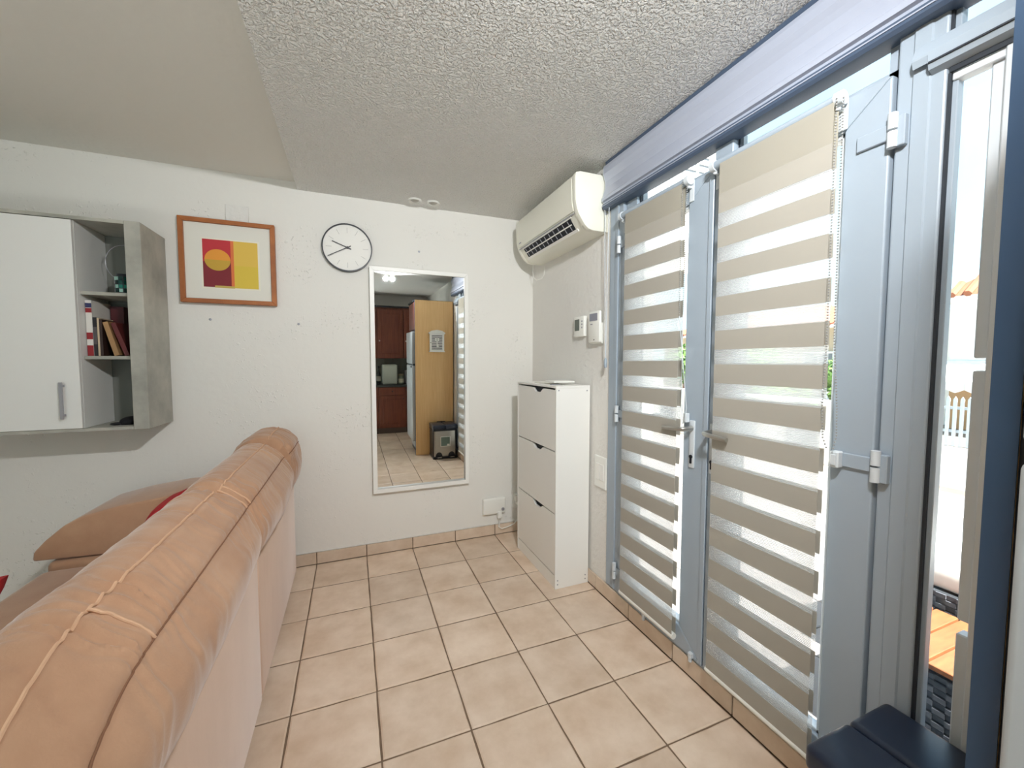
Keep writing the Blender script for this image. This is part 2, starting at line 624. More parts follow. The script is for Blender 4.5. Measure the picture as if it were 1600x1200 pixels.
def leaf(name, y0, y1, sl, sr_, hinge_y, hs, lever_y, ldir):
    """one glazed leaf, y0 < y1; sl / sr_ stile widths at the low / high y side"""
    d = struct(name, loc=(1.38, (y0 + y1) / 2, 0.1))
    z0, z1, zb, zt = 0.101, 2.2, 0.205, 2.105
    xa, xb = 1.380, 1.435

    def member(n_, pts, ax=None):
        b = B()
        b.prism(pts, 'x', xa, xb, 0.004, 2)
        return obj(n_, b, M_PVC, d)
    g = 0.0006
    member('stile', [(y0, z0), (y0 + sl - g, zb - g), (y0 + sl - g, zt + g), (y0, z1)])
    member('stile', [(y1, z0), (y1, z1), (y1 - sr_ + g, zt + g), (y1 - sr_ + g, zb - g)])
    member('bottom_rail', [(y0 + g, z0), (y1 - g, z0), (y1 - sr_ - g, zb - g), (y0 + sl + g, zb - g)])
    member('top_rail', [(y0 + g, z1), (y0 + sl + g, zt + g), (y1 - sr_ - g, zt + g), (y1 - g, z1)])
    bd = B()
    for (a, b_, c, e) in ((y0 + sl, y0 + sl + 0.012, zb, zt), (y1 - sr_ - 0.012, y1 - sr_, zb, zt), (y0 + sl, y1 - sr_, zb, zb + 0.012), (y0 + sl, y1 - sr_, zt - 0.012, zt)):
        bd.box(1.392, 1.43, a, b_, c, e, 0.002, 1)
    obj('glazing_bead', bd, M_PVCW, d)
    gk = B()
    for (a, b_, c, e) in ((y0 + sl + 0.012, y0 + sl + 0.016, zb, zt), (y1 - sr_ - 0.016, y1 - sr_ - 0.012, zb, zt)):
        gk.box(1.413, 1.417, a, b_, c + .012, e - .012)
    obj('gasket', gk, M_GASKET, d)
    pane('glass_pane', d, y0 + sl + 0.004, y1 - sr_ - 0.004, zb + 0.004, zt - 0.004, 1.418)
    s = 1 if hinge_y > (y0 + y1) / 2 else -1
    for hz in hs:
        h = B()
        h.tube([(1.371, hinge_y, hz - 0.045), (1.371, hinge_y, hz - 0.003)], 0.0115, 12)
        h.tube([(1.371, hinge_y, hz + 0.003), (1.371, hinge_y, hz + 0.045)], 0.0115, 12)
        ho = obj('hinge', h, M_PVCW, d, True)
        a, b_ = sorted((hinge_y - s * 0.012, hinge_y - s * 0.085))
        obj('hinge_plate', B().box(1.372, 1.381, a, b_, hz - 0.020, hz + 0.022, 0.002, 1), M_PVC, ho)
        a, b_ = sorted((hinge_y + s * 0.004, hinge_y + s * 0.026))
        obj('hinge_bracket', B().box(1.372, 1.390, a, b_, hz - 0.045, hz + 0.035, 0.002, 1), M_PVC, ho)
    pl = B().box(1.373, 1.381, lever_y - 0.015, lever_y + 0.015, 0.955, 1.165, 0.004, 2)
    po = obj('handle_plate', pl, M_PVCW, d, True)
    lv = B().tube([(1.375, lever_y, 1.13), (1.345, lever_y, 1.13), (1.325, lever_y + ldir * 0.004, 1.129), (1.318, lever_y + ldir * 0.016, 1.128), (1.316, lever_y + ldir * 0.05, 1.126), (1.318, lever_y + ldir * 0.115, 1.122)], [0.012, 0.0105, 0.0105, 0.010, 0.009, 0.0085], 12)
    obj('lever_handle', lv, M_CHROME, d, True)
    kh = B().lathe([(0.0085, 0), (0.0085, -0.004)], (1.373, lever_y, 1.005), 'x', 14).box(1.369, 1.373, lever_y - 0.0045, lever_y + 0.0045, 0.975, 1.003)
    obj('keyhole', kh, M_BLACK, po)
    return d


d1 = leaf('door_1', 1.2635, 1.856, 0.125, 0.118, 1.872, (2.06, 1.13, 0.225), 1.335, 1)
obj('rebate_strip', B().box(1.374, 1.381, 1.252, 1.276, 0.105, 2.195, 0.002, 1), M_PVC, d1)
d2 = leaf('door_2', 0.678, 1.2515, 0.112, 0.118, 0.668, (2.045, 1.125, 0.235), 1.226, -1)
# floor bolts / stays low on the leaves
obj('bolt', B().tube([(1.372, 1.62, 0.088), (1.372, 1.62, 0.118)], 0.008, 10).box(1.366, 1.382, 1.610, 1.630, 0.104, 0.128, 0.002, 1), M_PVCW, d1)
obj('bolt', B().tube([(1.372, 1.31, 0.088), (1.372, 1.31, 0.118)], 0.008, 10).box(1.366, 1.382, 1.300, 1.320, 0.104, 0.128, 0.002, 1), M_PVCW, d1)
obj('bolt', B().tube([(1.370, 1.175, 0.118), (1.362, 1.175, 0.112), (1.362, 1.175, 0.15)], 0.006, 10).box(1.366, 1.382, 1.165, 1.185, 0.11, 0.15, 0.002, 1), M_PVCW, d2)
obj('corner_bracket', B().box(1.372, 1.381, 0.70, 0.775, 0.19, 0.225, 0.002, 1), M_PVC, d2)

# side window right of the doors
w1 = struct('window_1', loc=(1.40, 0.5, 0.1))
tr_ = B()
tr_.prism([(1.372, 2.158), (1.366, 2.172), (1.366, 2.20), (1.380, 2.232), (1.46, 2.24), (1.46, 2.150), (1.39, 2.150)], 'y', 0.40, 0.600)
tr_.prism([(1.372, 2.178), (1.366, 2.195), (1.366, 2.20), (1.380, 2.232), (1.40, 2.21)], 'y', 0.600, 0.632)
obj('transom_bar', tr_, M_PVC, w1)
obj('transom_groove', B().box(1.363, 1.368, 0.40, 0.598, 2.171, 2.175), M_GASKET, w1)
obj('transom_gasket', B().box(1.392, 1.40, 0.40, 0.568, 2.138, 2.150), M_GASKET, w1)
obj('bead', B().box(1.40, 1.43, 0.40, 0.566, 2.118, 2.138, 0.002, 1), M_PVCW, w1)
st = B()
st.box(1.405, 1.432, 0.556, 0.572, 0.10, 2.138, 0.002, 1)
st.box(1.405, 1.432, 0.556, 0.572, 2.24, 2.45, 0.002, 1)
obj('bead', st, M_PVC, w1)
obj('gasket', B().box(1.395, 1.405, 0.566, 0.572, 0.10, 2.138).box(1.395, 1.405, 0.567, 0.572, 2.24, 2.45), M_GASKET, w1)
obj('glass_pane', B().box(1.440, 1.444, 0.40, 0.572, 0.10, 2.15), M_GLASS, w1)
obj('glass_pane', B().box(1.440, 1.444, 0.40, 0.572, 2.24, 2.45), M_GLASS, w1)
obj('stile', B().box(1.395, 1.46, 0.40, 0.4765, 0.09, 2.15, 0.003, 1), M_PVCW, w1)
for z0, z1 in ((1.43, 2.138), (0.77, 1.40), (0.10, 0.735)):
    obj('cover_profile', B().box(1.41, 1.446, 0.4775, 0.502, z0, z1, 0.003, 1), M_PVCW, w1)

# unseen rear glazing added for fill light, and a pale rug added for bounce
w3 = struct('added_window_3', loc=(-1.25, YF, 0.04))
for x in (GX0, -1.10, GX1 - 0.06):
    obj('stile', B().box(x, x + 0.06, YF - 0.08, YF - 0.02, 0.02, 2.30, 0.004, 1), M_PVCW, w3)
for z in (0.02, 2.24):
    obj('rail', B().box(GX0 + .06, -1.10, YF - 0.08, YF - 0.02, z, z + 0.06, 0.004, 1).box(-1.04, GX1 - .06, YF - 0.08, YF - 0.02, z, z + 0.06, 0.004, 1), M_PVCW, w3)
for x, x1 in ((GX0 + .06, -1.10), (-1.04, GX1 - .06)):
    obj('glass_pane', B().box(x, x1, YF - 0.055, YF - 0.05, 0.08, 2.24), M_GLASS, w3)
M_BOUNCE = mat('pale_bounce', (232, 232, 232), 0.95, bump=0.2, bscale=120)
tag(obj('bounce_rug', B().box(-2.15, -0.03, -1.98, -0.45, 0.002, 0.016, 0.005, 1), M_BOUNCE), 'added pale rug that bounces sun, before the added rear glazing', 'rug')

# roller shutter box above the doors, with its cords
rs = thing('roller_shutter_box', 'long silver grey roller shutter box under the ceiling above the doors', 'shutter box', (1.37, 1.15, 2.29))
prof = [(1.424, 2.552), (1.385, 2.552), (1.372, 2.540), (1.357, 2.532), (1.352, 2.515), (1.352, 2.485), (1.360, 2.465), (1.366, 2.445), (1.366, 2.41), (1.358, 2.385), (1.350, 2.358), (1.344, 2.350), (1.344, 2.334), (1.356, 2.330), (1.356, 2.318), (1.424, 2.318)]
obj('cover', B().prism(prof, 'y', 0.29, 2.000), M_SHUT, rs)
obj('top_seal', B().box(1.366, 1.424, 0.29, 2.002, 2.5405, 2.5575), M_SHUTD, rs)
obj('bottom_rail', B().prism([(1.350, 2.3175), (1.350, 2.297), (1.358, 2.288), (1.424, 2.288), (1.424, 2.3175)], 'y', 0.29, 2.004), M_SHUTD, rs)
obj('rail_line', B().box(1.3475, 1.351, 0.29, 2.004, 2.306, 2.310), M_SHUT, rs)
obj('end_cap', B().prism([(x, z) for x, z in prof], 'y', 2.0005, 2.006), M_PVCW, rs)
co = thing('shutter_cord', 'pair of thin white pull cords hanging left of the glazed doors', 'cord', (1.362, 1.98, 1.36))
obj('cord_line', B().tube([(1.362, 1.996, 2.29), (1.360, 1.985, 1.9), (1.361, 1.972, 1.44)], 0.0022, 6), M_PVCW, co)
obj('cord_line', B().tube([(1.362, 1.955, 2.29), (1.360, 1.962, 1.9), (1.361, 1.968, 1.44)], 0.0022, 6), M_PVCW, co)
obj('cord_weight', B().lathe([(0.003, 0.06), (0.009, 0.045), (0.009, 0.01), (0.006, 0)], (1.361, 1.970, 1.385), 'z', 12), M_PVC, co, True)

# ------------------------------------------------------------------ day-night striped blinds
M_BAND = fabric_mat('opaque_blind_cloth', (184, 179, 168), 0.0, 0.20)
M_SHEER = fabric_mat('sheer_blind_cloth', (246, 248, 248), 0.64, 0.4, weave=60)


def blind(label, y0, y1, dz, yl, yr, chain_y, loops):
    t = thing('striped_blind', label, 'blind', (1.35, (y0 + y1) / 2, 0.17), 'striped blinds on the two door leaves')
    # roller, brackets
    obj('roller_tube', B().tube([(1.352, yl, 2.195), (1.352, yr, 2.195)], 0.0165, 16), M_PVC, t, True)
    for yy in (yl, yr):
        br = B()
        s = 1 if yy == max(yl, yr) else -1
        br.tube([(1.352, yy - s * .002, 2.195), (1.352, yy + s * 0.018, 2.195)], 0.021, 16)
        br.box(1.352, 1.379, yy + s * 0.004 - .004, yy + s * 0.004 + .010, 2.165, 2.213, 0.002, 1)
        br.box(1.374, 1.379, yy - 0.012 + s * .004, yy + .014 + s * .004, 2.11, 2.20, 0.002, 1)
        obj('bracket', br, M_PVCW, t, True)
    P_, H = 0.1315, 0.0735
    xf, xb_ = 1.334, 1.357
    fb = None
    zb0 = 1.337 + dz
    for k in range(-9, 6):
        z0 = zb0 + k * P_
        for lay, (x, zo) in enumerate(((xf, 0), (xb_, 0.004))):
            o = obj('opaque_band', B().box(x, x + 0.0012, y0, y1, z0 + zo, z0 + zo + H), M_BAND, t)
            za, zb_ = z0 + zo + H, z0 + zo + P_
            if k == 5:
                zb_ = 2.185
            obj('sheer_band', B().box(x + 0.0002, x + 0.0008, y0, y1, za, zb_), M_SHEER if k < 5 else M_BAND2, t)
    zlow = zb0 - 9 * P_
    bb = B()
    bb.tube([(1.345, y0 - 0.004, zlow - 0.004), (1.345, y1 + 0.004, zlow - 0.004)], 0.0145, 14)
    obj('bottom_bar', bb, M_WHITE2, t, True)
    # bead chain: real beads on two strands
    ch = B()
    for pts in loops:
        L = 0
        for a, b_ in zip(pts[:-1], pts[1:]):
            a, b_ = Vector(a), Vector(b_)
            n = max(1, int((b_ - a).length / 0.0085))
            for i in range(n):
                ch.ball(a + (b_ - a) * (i / n), 0.0029, 1)
    obj('bead_chain', ch, M_CHAIN, t, True)
    return t


M_BAND2 = fabric_mat('double_blind_cloth', (206, 201, 188), 0.0, 0.5)
M_CHAIN = mat('grey_bead_chain', (150, 150, 146), 0.4)
bL = blind('narrower looking striped blind on the left door leaf near the shoe cabinet', 1.385, 1.772, 0.013, 1.815, 1.372, 1.40,
           [[(1.331, 1.377, 2.19), (1.329, 1.377, 1.62)], [(1.345, 1.366, 2.19), (1.342, 1.369, 1.62)]])
obj('cord_loop', B().tube([(1.329, 1.377, 1.62), (1.329, 1.36, 1.5), (1.33, 1.335, 1.3), (1.331, 1.325, 1.22), (1.332, 1.335, 1.165), (1.336, 1.350, 1.15)], 0.0018, 6).tube([(1.342, 1.369, 1.62), (1.345, 1.37, 1.3), (1.342, 1.358, 1.15)], 0.0018, 6), M_PVCW, bL)
obj('cord_tensioner', B().box(1.352, 1.372, 1.346, 1.366, 1.155, 1.195, 0.002, 1), M_PVCW, bL)
bR = blind('large striped blind on the right door leaf next to the side window', 0.794, 1.192, 0.0, 1.226, 0.796, 0.80,
           [[(1.331, 0.786, 2.19), (1.329, 0.784, 1.45), (1.331, 0.790, 1.28), (1.334, 0.786, 1.19), (1.34, 0.775, 1.15)], [(1.345, 0.776, 2.19), (1.343, 0.772, 1.5), (1.343, 0.756, 1.28), (1.343, 0.754, 1.2), (1.342, 0.762, 1.15)]])
obj('cord_tensioner', B().box(1.352, 1.379, 0.752, 0.776, 1.10, 1.15, 0.003, 1).box(1.346, 1.352, 0.757, 0.771, 1.108, 1.142, 0.002, 1), M_PVCW, bR)

# ------------------------------------------------------------------ air conditioner
ac = thing('air_conditioner', 'white split air conditioner high on the wall left of the doors', 'air conditioner', (1.3, 2.45, 2.17))
acp = [(1.399, 2.175), (1.399, 2.487), (1.215, 2.487), (1.188, 2.478), (1.182, 2.455), (1.183, 2.40), (1.186, 2.33), (1.193, 2.295), (1.205, 2.262), (1.222, 2.236), (1.246, 2.202), (1.272, 2.182), (1.30, 2.176)]
obj('body', B().prism(acp, 'y', 2.055, 2.872), M_CREAM, ac, 30)
capp = [(x - 0.003 if x < 1.39 else x, z + (0.003 if z > 2.4 else -0.003)) for x, z in acp]
obj('end_cap', B().prism(capp, 'y', 2.018, 2.056, 0.003, 2), M_CREAM, ac, 30)
obj('end_cap', B().prism(capp, 'y', 2.871, 2.90, 0.003, 2), M_CREAM, ac, 30)
obj('front_panel', B().prism([(1.1805, 2.462), (1.1775, 2.455), (1.1785, 2.40), (1.1815, 2.328), (1.188, 2.292), (1.1925, 2.280), (1.196, 2.281), (1.186, 2.331), (1.183, 2.40)], 'y', 2.060, 2.868), M_CREAM, ac, 30)
# outlet: dark throat set into the lower front, with fins and a flap


def ac_line(t, off=0.0):
    a, b_ = Vector((1.2015, 2.268)), Vector((1.262, 2.190))
    d = b_ - a
    nrm = Vector((d.y, -d.x)).normalized()
    p = a + d * t + nrm * off
    return (p.x, p.y)


obj('air_outlet', B().prism([ac_line(0.10, 0.0075), ac_line(0.80, 0.0075), ac_line(0.80, 0.001), ac_line(0.10, 0.001)], 'y', 2.12, 2.80), M_DARK, ac)
for i in range(11):
    yy = 2.15 + i * 0.062
    obj('fin', B().prism([ac_line(0.14, 0.0105), ac_line(0.76, 0.0105), ac_line(0.76, 0.007), ac_line(0.14, 0.007)], 'y', yy, yy + 0.005), M_GREYM, ac)
obj('flap', B().prism([ac_line(0.40, 0.013), ac_line(0.47, 0.014), ac_line(0.47, 0.0105), ac_line(0.40, 0.0105)], 'y', 2.125, 2.795), M_WHITE2, ac)
obj('flap', B().prism([ac_line(0.80, 0.010), ac_line(0.97, 0.011), ac_line(0.97, 0.004), ac_line(0.80, 0.004)], 'y', 2.10, 2.82), M_WHITE2, ac)
obj('outlet_rim', B().prism([ac_line(0.02, 0.010), ac_line(0.10, 0.010), ac_line(0.10, 0.003), ac_line(0.02, 0.003)], 'y', 2.10, 2.82), M_WHITE2, ac)
vt = B()
for i in range(7):
    vt.box(1.375, 1.392, 2.0155, 2.0175, 2.27 + i * 0.02, 2.282 + i * 0.02)
obj('side_vent', vt, M_GREYM, ac)
obj('side_cover', B().box(1.366, 1.394, 2.014, 2.0165, 2.195, 2.25, 0.001, 1), M_CREAM, ac)
obj('panel_gap', B().prism([ac_line(-0.06, 0.006), ac_line(0.0, 0.0085), ac_line(0.0, 0.002), ac_line(-0.06, 0.0)], 'y', 2.06, 2.868), M_GREYM, ac)
obj('badge', B().box(1.1783, 1.1797, 2.80, 2.835, 2.298, 2.306), M_GREYM, ac)
wi = B().tube([(1.335, 2.915, 2.20), (1.335, 2.93, 2.13), (1.345, 2.93, 2.08), (1.36, 2.91, 2.06), (1.385, 2.87, 2.065), (1.393, 2.85, 2.09), (1.394, 2.84, 2.155)], 0.003, 6)
tag(obj('cable', wi, M_WHITE2, None, True), 'thin white cable looping below the left end of the air conditioner', 'cable')

# ------------------------------------------------------------------ controls on the right wall
th = thing('thermostat', 'small white room thermostat with grey screen left of the remote holder', 'thermostat', (1.385, 2.295, 1.58))
obj('housing', B().box(1.374, 1.399, 2.232, 2.358, 1.583, 1.713, 0.005, 2), M_WHITE2, th, True)
obj('screen', B().box(1.3725, 1.3745, 2.285, 2.342, 1.622, 1.695), flat('lcd', (92, 100, 92), 0.3), th)
for k in range(3):
    obj('button', B().box(1.3722, 1.3745, 2.248, 2.258, 1.635 + k * .02, 1.645 + k * .02), M_GREYM, th)
rc = thing('remote_control', 'white air conditioner remote with grey display in wall holder', 'remote', (1.385, 2.105, 1.53))
obj('holder', B().box(1.383, 1.399, 2.040, 2.172, 1.530, 1.655, 0.003, 1), M_WHITE2, rc)
obj('handset', B().box(1.366, 1.384, 2.046, 2.166, 1.538, 1.725, 0.006, 2), M_WHITE2, rc, True)
obj('display', B().box(1.3645, 1.367, 2.066, 2.150, 1.668, 1.712), flat('lcd2', (140, 142, 154), 0.3), rc)
obj('button', B().box(1.3645, 1.367, 2.118, 2.140, 1.645, 1.652), M_GREYM, rc)
obj('button', B().box(1.3645, 1.367, 2.095, 2.105, 1.55, 1.556), M_BLACK, rc)
sw = thing('light_switch', 'white double rocker light switch between shoe cabinet and door frame', 'switch', (1.392, 2.05, 0.65))
obj('plate', B().box(1.389, 1.399, 1.99, 2.115, 0.652, 0.845, 0.003, 1), M_WHITE2, sw)
obj('rocker', B().box(1.385, 1.3895, 2.012, 2.052, 0.70, 0.80, 0.002, 1), M_WHITE, sw)
obj('rocker', B().box(1.385, 1.3895, 2.054, 2.092, 0.70, 0.80, 0.002, 1), M_WHITE, sw)

# ------------------------------------------------------------------ shoe cabinet
sc = thing('shoe_cabinet', 'narrow white shoe cabinet with three tilting flaps in the corner', 'shoe cabinet', (1.26, 2.47, 0))
SX0, SX1, SY0, SY1 = 1.146, 1.384, 2.165, 2.782
obj('side_panel', B().box(SX0, SX1, SY0, SY0 + 0.016, 0.001, 1.258, 0.001, 1), M_WHITE, sc)
obj('side_panel', B().box(SX0, SX1, SY1 - 0.016, SY1, 0.001, 1.258, 0.001, 1), M_WHITE, sc)
obj('top_panel', B().box(SX0 - 0.001, SX1, SY0, SY1, 1.2585, 1.272, 0.001, 1), M_WHITE, sc)
obj('back_panel', B().box(SX1 - 0.004, SX1, SY0 + 0.016, SY1 - 0.016, 0.02, 1.258), M_WHITE, sc)
obj('plinth', B().box(SX0 + 0.003, SX0 + 0.019, SY0 + 0.0165, SY1 - 0.0165, 0.001, 0.080), M_WHITE, sc)
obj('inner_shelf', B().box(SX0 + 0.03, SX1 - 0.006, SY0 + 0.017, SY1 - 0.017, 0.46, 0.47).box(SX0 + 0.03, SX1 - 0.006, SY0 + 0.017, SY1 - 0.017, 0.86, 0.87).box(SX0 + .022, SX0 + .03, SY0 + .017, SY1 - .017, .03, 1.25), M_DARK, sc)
for z0, z1 in ((0.088, 0.470), (0.478, 0.862), (0.870, 1.247)):
    a, b_ = SY0 + 0.018, SY1 - 0.018
    pts = [(a, z0), (b_, z0), (b_, z1), (2.520, z1), (2.505, z1 - 0.004), (2.468, z1 - 0.028), (2.395, z1 - 0.028), (2.358, z1 - 0.004), (2.343, z1), (a, z1)]
    obj('flap', B().prism(pts, 'x', SX0 + 0.002, SX0 + 0.018), M_WHITE, sc)
sb_ = B()
for (x, z) in ((1.163, 0.055), (1.163, 0.03), (1.163, 1.245), (1.362, 1.24), (1.362, 0.055), (1.362, 0.03)):
    sb_.lathe([(0.0045, 0), (0.0045, -0.0015)], (x, SY0, z), 'y', 10)
obj('screw', sb_, M_GREYM, sc)
it = thing('leaflet_stack', 'white folded leaflets lying on top of the shoe cabinet', 'papers', (1.29, 2.36, 1.272))
obj('leaflet', B().box(1.185, 1.335, 2.27, 2.40, 1.2855, 1.297, 0.003, 1), M_WHITE2, it)
obj('leaflet', B().box(1.20, 1.30, 2.42, 2.60, 1.2725, 1.2765, 0.001, 1), mat('paper', (226, 224, 214), 0.8), it)
ky = thing('key_bunch', 'small bunch of metal keys under the leaflets on shoe cabinet', 'keys', (1.21, 2.29, 1.272))
obj('key', B().box(1.175, 1.235, 2.285, 2.297, 1.2725, 1.277).lathe([(0.012, 0), (0.012, 0.005)], (1.185, 2.30, 1.273), 'z', 12), M_GREYM, ky)
obj('key', B().box(1.19, 1.25, 2.308, 2.318, 1.2727, 1.2785).lathe([(0.011, 0), (0.011, 0.006)], (1.25, 2.313, 1.2727), 'z', 12), M_STEEL, ky)
obj('key_ring', B().lathe([(0.014, 0), (0.016, 0.002), (0.014, 0.004), (0.012, 0.002), (0.014, 0)], (1.215, 2.325, 1.2728), 'z', 16), M_CHROME, ky)

# ------------------------------------------------------------------ things on the back wall
# mirror
mi = thing('wall_mirror', 'tall white framed mirror on the back wall below the clock', 'mirror', (0.48, 3.05, 0.465))
MX0, MX1, MZ0, MZ1, MF = 0.122, 0.838, 0.463, 2.092, 0.031
for nm, pts in (('frame_member', [(MX0, MZ0), (MX1, MZ0), (MX1 - MF, MZ0 + MF), (MX0 + MF, MZ0 + MF)]), ('frame_member', [(MX0, MZ1), (MX0 + MF, MZ1 - MF), (MX1 - MF, MZ1 - MF), (MX1, MZ1)]),
                ('frame_member', [(MX0, MZ0), (MX0 + MF, MZ0 + MF), (MX0 + MF, MZ1 - MF), (MX0, MZ1)]), ('frame_member', [(MX1, MZ0), (MX1, MZ1), (MX1 - MF, MZ1 - MF), (MX1 - MF, MZ0 + MF)])):
    obj(nm, B().prism(pts, 'y', 3.026, 3.066, 0.002, 1), M_WHITE, mi)
mm = bpy.data.materials.new('mirror_silver')
mm.use_nodes = True
pp = mm.node_tree.nodes['Principled BSDF']
pp.inputs['Base Color'].default_value = (0.88, 0.90, 0.88, 1)
pp.inputs['Metallic'].default_value = 1
pp.inputs['Roughness'].default_value = 0.01
TA = 0.0125
rotm = Matrix.Rotation(0.0025, 3, 'Z') @ Matrix.Rotation(TA, 3, 'X')
g = B().box(MX0 + 0.025, MX1 - 0.025, 3.044, 3.048, MZ0 + 0.025, MZ1 - 0.025, rot=rotm)
obj('mirror_glass', g, mm, mi)
obj('backing', B().box(MX0 + 0.02, MX1 - 0.02, 3.060, 3.069, MZ0 + 0.02, MZ1 - 0.02), M_DARK, mi)

# clock (9:40)
ck = thing('wall_clock', 'round white wall clock with thin black rim and black hands', 'clock', (-0.0165, 3.06, 2.04))
CX, CZ, CR = -0.0165, 2.204, 0.162
obj('rim', B().lathe([(CR - 0.007, -0.034), (CR, -0.034), (CR, -0.001), (CR - 0.02, -0.001), (CR - 0.02, -0.02), (CR - 0.007, -0.02), (CR - 0.007, -0.034)], (CX, 3.069, CZ), 'y', 64), M_BLACK, ck, True)
obj('dial', B().lathe([(CR - 0.0075, -0.0215), (CR - 0.0075, -0.0245)], (CX, 3.069, CZ), 'y', 64), flat('dial', (232, 230, 224), 0.5), ck)
for k in range(12):
    a = PI / 2 - k * PI / 6
    b = B().box(-0.018, 0.018, -0.0006, 0.0006, -0.0008, 0.0008)
    for v in b.bm.verts:
        x, z = v.co.x + 0.118, v.co.z
        v.co = Vector((CX + x * math.cos(a) - z * math.sin(a), 3.044 + v.co.y, CZ + x * math.sin(a) + z * math.cos(a)))
    obj('hour_mark', b, flat('mark', (150, 148, 144)), ck)


def hand(name, ang, length, back, wdt, y):
    b = B().prism([(-back, -wdt * .7), (length, -wdt * .5), (length, wdt * .5), (-back, wdt * .7)], 'y', y - 0.001, y + 0.001)
    a = PI / 2 - ang
    for v in b.bm.verts:
        x, z = v.co.x, v.co.z
        v.co = Vector((CX + x * math.cos(a) - z * math.sin(a), v.co.y, CZ + x * math.sin(a) + z * math.cos(a)))
    obj(name, b, M_BLACK, ck)


hand('hour_hand', math.radians(291), 0.103, 0.026, 0.005, 3.0395)
hand('minute_hand', math.radians(242), 0.142, 0.026, 0.0042, 3.036)
obj('hub', B().lathe([(0.0075, 0), (0.0075, -0.012)], (CX, 3.044, CZ), 'y', 16), M_BLACK, ck)

# framed print
pf = thing('framed_print', 'oak framed abstract print in red and yellow with orange disc', 'picture', (-0.707, 3.05, 1.78))
PX0, PX1, PZ0, PZ1, PW = -0.962, -0.453, 1.783, 2.298, 0.026
for pts in ([(PX0, PZ0), (PX1, PZ0), (PX1 - PW, PZ0 + PW), (PX0 + PW, PZ0 + PW)], [(PX0, PZ1), (PX0 + PW, PZ1 - PW), (PX1 - PW, PZ1 - PW), (PX1, PZ1)],
            [(PX0, PZ0), (PX0 + PW, PZ0 + PW), (PX0 + PW, PZ1 - PW), (PX0, PZ1)], [(PX1, PZ0), (PX1, PZ1), (PX1 - PW, PZ1 - PW), (PX1 - PW, PZ0 + PW)]):
    obj('frame_member', B().prism(pts, 'y', 3.028, 3.066, 0.002, 1), M_OAK, pf)
obj('mat_board', B().box(PX0 + PW - .004, PX1 - PW + .004, 3.046, 3.050, PZ0 + PW - .004, PZ1 - PW + .004), flat('matboard', (226, 224, 214), 0.8), pf)
obj('backing', B().box(PX0 + .01, PX1 - .01, 3.052, 3.068, PZ0 + .01, PZ1 - .01), M_OAK, pf)
AX0, AX1, AZ0, AZ1 = -0.845, -0.552, 1.884, 2.176
pr = obj('print_sheet', B().box(AX0 - 0.008, AX1 + 0.010, 3.0445, 3.0462, AZ0 - 0.010, AZ1 + 0.008), flat('sheet', (232, 228, 212), 0.8), pf)
aw, ah = AX1 - AX0, AZ1 - AZ0


def art(name, u0, u1, v0, v1, rgb, y=3.0440):
    obj(name, B().box(AX0 + u0 * aw, AX0 + u1 * aw, y, y + 0.0008, AZ0 + v0 * ah, AZ0 + v1 * ah), flat('ink_%d_%d_%d' % rgb, rgb, 0.75), pr)


art('colour_field', 0, 0.50, 0.53, 1, (190, 52, 60))
art('colour_field', 0, 0.50, 0, 0.53, (126, 40, 48))
art('colour_field', 0.50, 0.555, 0.0, 1, (218, 116, 66))
art('colour_field', 0.555, 1, 0.48, 1, (222, 186, 84))
art('colour_field', 0.555, 1, 0, 0.48, (216, 188, 72))
art('colour_field', 0.20, 0.56, -0.01, 0.035, (196, 172, 92), 3.0432)
for nm, a0, a1, rgb in (('half_disc', 0, PI, (226, 152, 58)), ('half_disc', PI, 2 * PI, (196, 158, 60))):
    pts = [(AX0 + aw * (0.262 + 0.232 * math.cos(a0 + (a1 - a0) * i / 20)), AZ0 + ah * (0.575 + 0.225 * math.sin(a0 + (a1 - a0) * i / 20))) for i in range(21)]
    obj(nm, B().prism(pts, 'y', 3.0430, 3.0438), flat('ink_%d_%d_%d' % rgb, rgb, 0.75), pr)
# plates, boxes and plugs on the wall
tag(obj('blank_plate', B().box(-0.722, -0.598, 3.058, 3.0695, 2.27, 2.407, 0.002, 1), M_WALLS), 'flat white blanking plate on wall just above the framed print', 'wall plate')
jb = thing('junction_box', 'rounded white junction box low on back wall right of mirror', 'junction box', (1.05, 3.05, 0.17))
obj('lid', B().box(0.955, 1.146, 3.036, 3.0695, 0.180, 0.312, 0.012, 3), M_WHITE2, jb, True)
obj('grommet', B().lathe([(0.013, 0), (0.013, -0.004), (0.006, -0.005)], (1.122, 3.036, 0.216), 'y', 16), M_GREYM, jb)
obj('spout', B().box(1.078, 1.112, 3.030, 3.062, 0.142, 0.20, 0.004, 2), M_WHITE2, jb, True)
cbp = [(1.095, 3.05, 0.145), (1.096, 3.045, 0.11), (1.088, 3.04, 0.07), (1.11, 3.03, 0.055), (1.16, 3.035, 0.06), (1.22, 3.04, 0.075), (1.27, 3.045, 0.12), (1.285, 3.05, 0.19)]
tag(obj('cable', B().tube(cbp, 0.004, 8), M_WHITE2, None, True), 'white cable drooping along the skirting behind the shoe cabinet', 'cable')
so = thing('wall_socket', 'white wall socket half hidden behind the shoe cabinet', 'socket', (1.29, 3.06, 0.18))
obj('plate', B().box(1.222, 1.318, 3.056, 3.0695, 0.20, 0.325, 0.003, 1), M_WHITE2, so)
obj('plug', B().lathe([(0.022, 0), (0.022, -0.03), (0.014, -0.04)], (1.262, 3.056, 0.25), 'y', 16), M_WHITE2, so, True)
obj('adaptor', B().box(1.232, 1.30, 3.028, 3.056, 0.262, 0.312, 0.004, 2), M_WHITE2, so)
